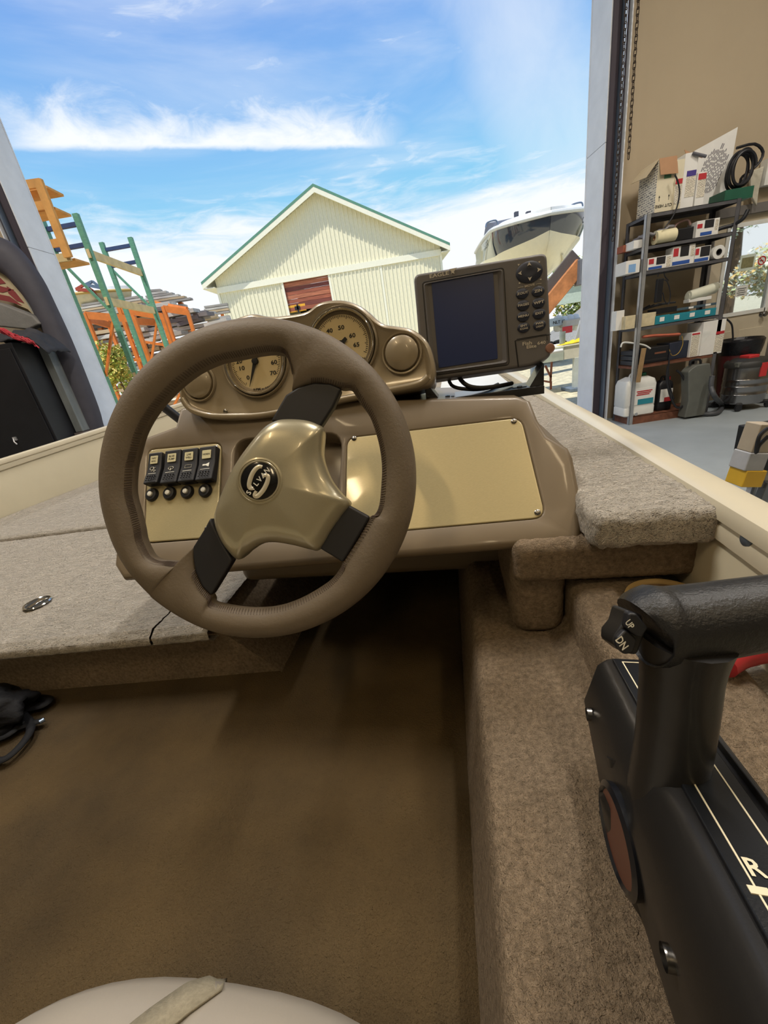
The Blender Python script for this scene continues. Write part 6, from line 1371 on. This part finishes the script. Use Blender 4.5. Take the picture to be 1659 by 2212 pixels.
for s_ in (-1, 1): mb = MB(BF); mb.prism(rrect(s_ * hw * .62 - .011, -.014, s_ * hw * .62 + .011, -.004, .004, 4), .0016, .0022); build('slot', mb, m_ink, bp_); mb = MB(BF); mb.lathe([(.004, .0016), (.004, .004), (0, .005)], 6, (s_ * hw * .62, -.009, 0)); build('bolt', mb, m_galv, bp_)
for s_ in (-1, 1): mb = MB(BF); mb.add([(s_ * hw, -.02, .001), (s_ * (hw - .022), -.02, .001), (s_ * hw, -.02, .035)] + [(s_ * hw, .02, .001), (s_ * (hw - .022), .02, .001), (s_ * hw, .02, .035)], [(0, 1, 2), (5, 4, 3), (0, 3, 4, 1), (1, 4, 5, 2), (2, 5, 3, 0)]); build('bracket_gusset', mb, m_br, bp_, bevel=.001)
mb = MB(BF); mb.tube(catmull([(-.045, .02, .045), (-.03, .0, .02), (-.01, -.005, .010), (.02, -.008, .008), (.05, .02, .006)], 5, False), .0035, 8); mb.tube(catmull([(-.055, .03, .045), (-.05, .01, .018), (-.02, .0, .008), (.01, .01, .005), (.03, .05, .004)], 5, False), .003, 8); build('finder_cable', mb, m_hose, ff)
mb = MB(BF); mb.box(-.075, .060, .055, .34, -.012, -.007); o = build('white_cover_panel', mb, mat('white_cover', (220, 224, 228), .3), con, smooth=0)

# ------------------------------------------------------------------ throttle control
m_tb = mat('control_box_black', (30, 29, 29), .42, vary=.05, bump=(700, .12, .0005), coat=.1); m_tg = mat('control_grip_black', (26, 26, 27), .38, vary=.05, bump=(420, .5, .0012), spec=.5)
m_pl = mat('control_plate_black', (20, 23, 28), .32, bump=(600, .2, .0004)); m_line = mat('plate_line_cream', (230, 220, 190), .5)
A_ = ray(1056, 940).normalized(); side = A_.cross(UP).normalized(); nn = side.cross(A_)
r = ray(1308, 1422); TP = CAM + r * (-.30 / r.z); TF = frame(TP, side, A_)   # x starboard, y forward, z out of the plate
thr = thing('throttle_control', 'black boat throttle control box with upright lever and R mark', 'throttle', TF @ Vector((.03, -.15, -.1)))
TI = TF.inverted()
def tpx(u, v, k=0.0): return Vector(hit(u, v, TF, k))
XL = sum((tpx(u, v).x for u, v in ((1503, 1696), (1600, 1860), (1659, 1957)))) / 3; XR = sum((tpx(u, v).x for u, v in ((1519, 1615), (1659, 1819)))) / 2
XE = sum((tpx(u, v).x for u, v in ((1560, 1575), (1640, 1690)))) / 2; Y0 = tpx(1330, 1424).y; YB_ = -.27
xl0 = XL - .010; xe = max(XE, XR + .014)
mb = MB(TF); prof = [(xl0, -.004), (xl0 - .009, -.012), (xl0 - .021, -.05), (xl0 - .012, -.13), (xe, -.13), (xe + .004, -.02), (xe, -.004)]
k = len(prof); ys = [Y0 + .012, YB_]
mb.add([(x, ys[0] - (.0 if z > -.06 else .03), z) for x, z in prof] + [(x, ys[1], z) for x, z in prof], [tuple(range(k)), tuple(range(2 * k - 1, k - 1, -1))] + [(i, k + i, k + (i + 1) % k, (i + 1) % k) for i in range(k)]); build('control_box', mb, m_tb, thr, bevel=.006)
mb = MB(TF); mb.box(xl0 + .003, XR + .008, YB_ + .01, Y0 + .004, -.0045, -.0012); pl = build('top_plate', mb, m_pl, thr, bevel=.0012)
mb = MB(TF)
for x in (XL, XR): mb.box(x - .00045, x + .00045, YB_ + .02, Y0 - .002, -.0012, -.0008)
mb.box(XL, XR, Y0 - .003, Y0 - .002, -.0012, -.0008); q = tpx(1640, 1921); mb.box(q.x - .004, q.x + .004, q.y - .0018, q.y + .0018, -.0012, -.0006); q = tpx(1630, 1873); mb.text('R', q.x, q.y, -.0007, .0125, 0, 1.0); q = tpx(1505, 1672); mb.text('N', q.x - .004, q.y, -.0007, .0125, 0); build('plate_marks', mb, m_line, pl, smooth=0)
mb = MB(TF); mb.box(XR + .012, XR + .015, YB_ + .02, Y0 - .03, -.006, .001); build('plate_ridge', mb, m_tb, thr, bevel=.001); mb = MB(TF); mb.box(XR + .017, xe - .003, YB_ + .02, tpx(1560, 1580).y, -.004, -.002); build('slot', mb, m_ink, thr)
for u, v, kk in ((1275, 1543, 0), (1447, 2070, 0)):
    rr_ = ray(u, v); n_ = -side; P0 = TF @ Vector((xl0 - .0205, 0, 0)); p = CAM + rr_ * ((P0 - CAM).dot(n_) / rr_.dot(n_)); mb = MB(frame(p, A_, nn)); mb.lathe([(.006, -.003), (.006, .001), (.004, .002), (0, .0022)], 16) ; build('screw', mb, m_screw, thr)
# lever: swept arm from the pivot up to the horizontal grip
d = D
path = [D(1445, 1935, .30), D(1440, 1840, .285), D(1438, 1750, .272), D(1446, 1660, .262), D(1458, 1570, .252), D(1466, 1490, .243), D(1472, 1420, .236), D(1480, 1370, .231)]
mb = MB(); pp = catmull(path, 4, False); n_ = len(pp); rad = [.030 - .008 * min(1, i / (n_ * .45)) + (.004 * max(0, (i / n_ - .75) * 4)) for i in range(n_)]; mb.tube(pp, rad, 18, flat=.95, up=tuple(BX)); build('lever_arm', mb, m_tb, thr, smooth=60)
gp = [D(1392, 1352, .232), D(1400, 1350, .232), D(1440, 1352, .232), D(1520, 1342, .230), D(1600, 1330, .227), D(1700, 1316, .223), D(1800, 1304, .220)]
mb = MB(); pp = catmull(gp, 4, False); n_ = len(pp); rad = [.018 + .0055 * min(1, i / 4) - .0045 * max(0, (i - 6) / (n_ - 6)) for i in range(n_)]; rad[0] = .014; mb.tube(pp, rad, 22, flat=1.0); build('lever_grip', mb, m_tg, thr, smooth=60)
# red underside piece beyond the lever
mb = MB(); pp = catmull([Z(1556, 1440, EYE - .316), Z(1590, 1418, EYE - .316), Z(1640, 1405, EYE - .316), Z(1690, 1400, EYE - .316)], 5, False); mb.tube(pp, [.003] + [.012] * 14 + [.012], 12)
tag(build('red_tube', mb, mat('red_rubber', (168, 34, 40), .5), loc=pp[0]), 'dull red curved tube lying behind the throttle lever on the carpet', 'tube')
# trim switch on the grip end
SWF = frame(D(1362, 1378, .219), (D(1400, 1330, .219) - D(1345, 1400, .219)).cross(FW * -1).normalized() * -1, D(1372, 1330, .219) - D(1352, 1400, .219))
def swq(pts, dz0, dz1, nm, mm, bev=.0015):
    Fq = frame(D(1362, 1378, .222), CXV, -CYV); q = hits(pts, Fq); mb = MB(Fq); mb.prism(q, dz0, dz1); return build(nm, mb, mm, thr, bevel=bev), Fq
sb, Fq = swq([(1356, 1318), (1392, 1330), (1398, 1372), (1380, 1418), (1352, 1414), (1328, 1395), (1330, 1372), (1346, 1352)], -.016, -.001, 'switch_body', m_tb, .002)
s1, Fq = swq([(1350, 1320), (1366, 1321), (1392, 1352), (1378, 1374), (1362, 1368), (1344, 1352)], -.002, .004, 'up_rocker', m_rock)
s2, Fq = swq([(1346, 1357), (1362, 1370), (1372, 1380), (1362, 1408), (1345, 1412), (1329, 1398), (1328, 1376)], -.002, .0025, 'down_rocker', m_rock)
x, y = hit(1343, 1390, Fq, .003); mb = MB(Fq); mb.text('DN', x, y, .0029, .0062, -.95, .8); build('down_letters', mb, m_wt, s2, smooth=0)
x, y = hit(1360, 1349, Fq, .0045); mb = MB(Fq); mb.text('UP', x, y, .0044, .005, -.95, .8); build('up_letters', mb, m_wt, s1, smooth=0)
# pivot cap on the port face of the box
pc = D(1338, 1808, .288); axp = (BX * -1.0 + UP * .25 - BY * .0).normalized(); PF = frame(pc, UP.cross(axp).cross(axp) * -1, axp.cross(UP)); mb = MB(PF)
F_ = frame(pc, (BY * .95 + UP * -.3), (UP + BY * .3)); sgn = 1
mb = MB(F_); n_ = F_.col[2].to_3d(); s_ = 1 if n_.dot(-BX) > 0 else -1
mb.lathe([(.034, -.004 * s_), (.035, .002 * s_), (.031, .004 * s_), (.029, .002 * s_)], 36); cap = build('pivot_rim', mb, m_br, thr); mb = MB(F_); mb.lathe([(.029, .002 * s_), (0, .002 * s_)], 30); build('pivot_face', mb, mat('pivot_brown', (96, 56, 44), .4), cap)
mb = MB(); mb.tube(catmull([D(1360, 1640, .31), D(1370, 1700, .305), D(1390, 1800, .305), D(1420, 1890, .31)], 4, False), [.016] * 5 + [.026] * 5 + [.026] * 3, 16); build('pivot_boss', mb, m_tb, thr, smooth=60)

# ------------------------------------------------------------------ helm seat at the bottom edge
m_vin = mat('grey_vinyl', (158, 151, 141), .38, vary=.03, bump=(260, .15, .0008), spec=.5)
SF = frame(BP(-.225, -.116, -.500), BX, BY)
seat = thing('bucket_seat', 'grey vinyl helm seat cushion with a webbing strap across it', 'seat', BP(-.245, -.12, -.60))
def sup(a, b, n, e=2.6): return [(a * math.copysign(abs(math.cos(t)) ** (2 / e), math.cos(t)), b * math.copysign(abs(math.sin(t)) ** (2 / e), math.sin(t))) for t in [2 * PI * k / n for k in range(n)]]
oc = sup(.275, .245, 72)
mb = MB(SF); mb.dome(oc, (0, 0), [(.93, -.06), (.98, -.045), (1, -.015), (.99, .012), (.95, .030), (.88, .041), (.80, .046)]); build('cushion_border', mb, m_vin, seat, smooth=75)
mb = MB(SF); mb.dome([(p[0] * .80, p[1] * .80) for p in oc], (0, 0), [(1, .044), (.97, .049), (.9, .053), (.6, .056), (.2, .056)]); build('cushion_top', mb, m_vin, seat, smooth=75)
mb = MB(SF); mb.tube([(p[0] * .80, p[1] * .80, .0475) for p in oc], .0022, 6, closed=True); build('seam_piping', mb, m_vin, seat)
mb = MB(SF); mb.lathe([(.06, -.1), (.05, -.06)], 20); build('pedestal', mb, m_galv, seat)
q0, q1 = hit(425, 2112, SF, .05), hit(290, 2225, SF, .06)
dv = (Vector(q1) - Vector(q0)); pv = Vector((-dv.y, dv.x)).normalized() * .0125; mb = MB(SF); vs = []
def cushion_z(x, y):
    k_ = (abs(x / .275) ** 2.6 + abs(y / .245) ** 2.6) ** (1 / 2.6)
    P_ = [(0, .057), (.6, .0555), (.80, .050), (.88, .041), (.95, .030), (.99, .012), (1.0, -.004), (1.02, -.015)]
    for (a_, za), (b_, zb) in zip(P_, P_[1:]):
        if k_ <= b_: return za + (zb - za) * (k_ - a_) / (b_ - a_) + .0015
    return None
q = Vector(q0); st_ = dv.normalized(); q = q - st_ * .1; n_ = 0
while cushion_z(q.x, q.y) is None: q += st_ * .001
for i in range(140):
    c = q + st_ * (.003 * i); zz = [cushion_z(c.x + e_ * pv.x, c.y + e_ * pv.y) for e_ in (1, -1)]
    if None in zz:
        if n_ > 20: break
        continue
    vs += [(c.x + pv.x, c.y + pv.y, zz[0]), (c.x - pv.x, c.y - pv.y, zz[1])]; n_ += 1
mb.add(vs, [(2 * i, 2 * i + 2, 2 * i + 3, 2 * i + 1) for i in range(n_ - 1)]); o = build('webbing_strap', mb, mat('khaki_webbing', (150, 142, 122), .85, vary=.1, vscale=300, bump=(900, .6, .001)), seat, smooth=60); s_ = o.modifiers.new('s', 'SOLIDIFY'); s_.thickness = .0022; s_.offset = 1

# ------------------------------------------------------------------ black bag with straps by the port step
bc = BP(-1.05, .455, -.565); t = thing('black_bag', 'limp black bag with looped straps on the floor beside the port step', 'bag', BP(-1.05, .455, -.60)); m_bag = mat('black_nylon', (11, 12, 17), .7, vary=.15, spec=.25, bump=(60, .5, .003))
mb = MB(); vs = []; n1_, n2_ = 40, 24
for i in range(n2_ + 1):
    ph = PI * i / n2_
    for j in range(n1_):
        th_ = 2 * PI * j / n1_; dv_ = Vector((math.sin(ph) * math.cos(th_), math.sin(ph) * math.sin(th_), math.cos(ph))); w = 1 + .30 * noise.noise(dv_ * 2.1 + Vector((3, 1, 0))) + .14 * noise.noise(dv_ * 6); vs.append(bc + (BX * dv_.x * .15 + BY * dv_.y * .062) * w + UP * max(-.033, dv_.z * .038 * w))
mb.add(vs, [(i * n1_ + j, i * n1_ + (j + 1) % n1_, (i + 1) * n1_ + (j + 1) % n1_, (i + 1) * n1_ + j) for i in range(n2_) for j in range(n1_)]); build('bag_body', mb, m_bag, t, smooth=180)
FB = frame(BP(0, 0, -.592), BX, BY)
def fl(u, v, k=0): q = hit(u, v, FB, k); return FB @ Vector((q[0], q[1], k))
for pts, w in ((((-40, 1640), (0, 1643), (30, 1625), (60, 1590), (66, 1565), (50, 1545)), .008), (((20, 1540), (60, 1530), (95, 1522), (104, 1512), (80, 1508), (40, 1510)), .010), (((40, 1572), (70, 1562), (92, 1556)), .007), (((-20, 1600), (20, 1585), (50, 1560)), .009)):
    mb = MB(); mb.tube(catmull([fl(u, v, .006) for u, v in pts], 5, False), w, 10, flat=.45, up=(0, 0, 1)); build('strap', mb, m_bag, t)
mb = MB(); mb.tube([fl(86, 1560, .008), fl(96, 1554, .008)], .004, 8); build('buckle', mb, m_galv, t)
# trolling motor parts beyond the wheel
def ellips(name, label, c, ax, rx, ry, rz, m, cat):
    F = frame(c, ax, UP); mb = MB(F); mb.lathe([(math.sin(PI * i / 16) , -math.cos(PI * i / 16)) for i in range(17)], 28); mb.v = [F @ Vector((q.x * rx, q.y * ry, q.z * rz)) for q in [F.inverted() @ v for v in mb.v]]; return build(name, mb, m, None, loc=c, smooth=180)
c = D(322, 838, 1.55); o = ellips('trolling_motor_pod', '', c, BX, .085, .050, .06, mat('gloss_black', (16, 17, 22), .12, vary=.02, coat=1), ''); tag(o, 'glossy black trolling motor pod showing left of the steering wheel', 'motor pod')
mb = MB(); mb.tube([c - UP * .04, BP(-.95, 1.62, -.43)], .018, 12); build('pod_stalk', mb, m_black, o)
c2_ = D(425, 737, 2.2); t = thing('trolling_motor', 'dark ribbed trolling motor head just above the wheel rim', 'motor head', c2_)
for k in range(4): mb = MB(); mb.beam(c2_ + Vector((-.07, 0, .018 * k - .03)), c2_ + Vector((.14, 0, .018 * k - .018)), .06, .013); build('rib', mb, m_black, t, bevel=.004)
mb = MB(); q = BM.inverted() @ c2_; mb.tube([c2_ + Vector((.05, 0, -.02)), BP(q.x + .05, q.y, -.43)], .02, 12); build('shaft', mb, m_black, t)
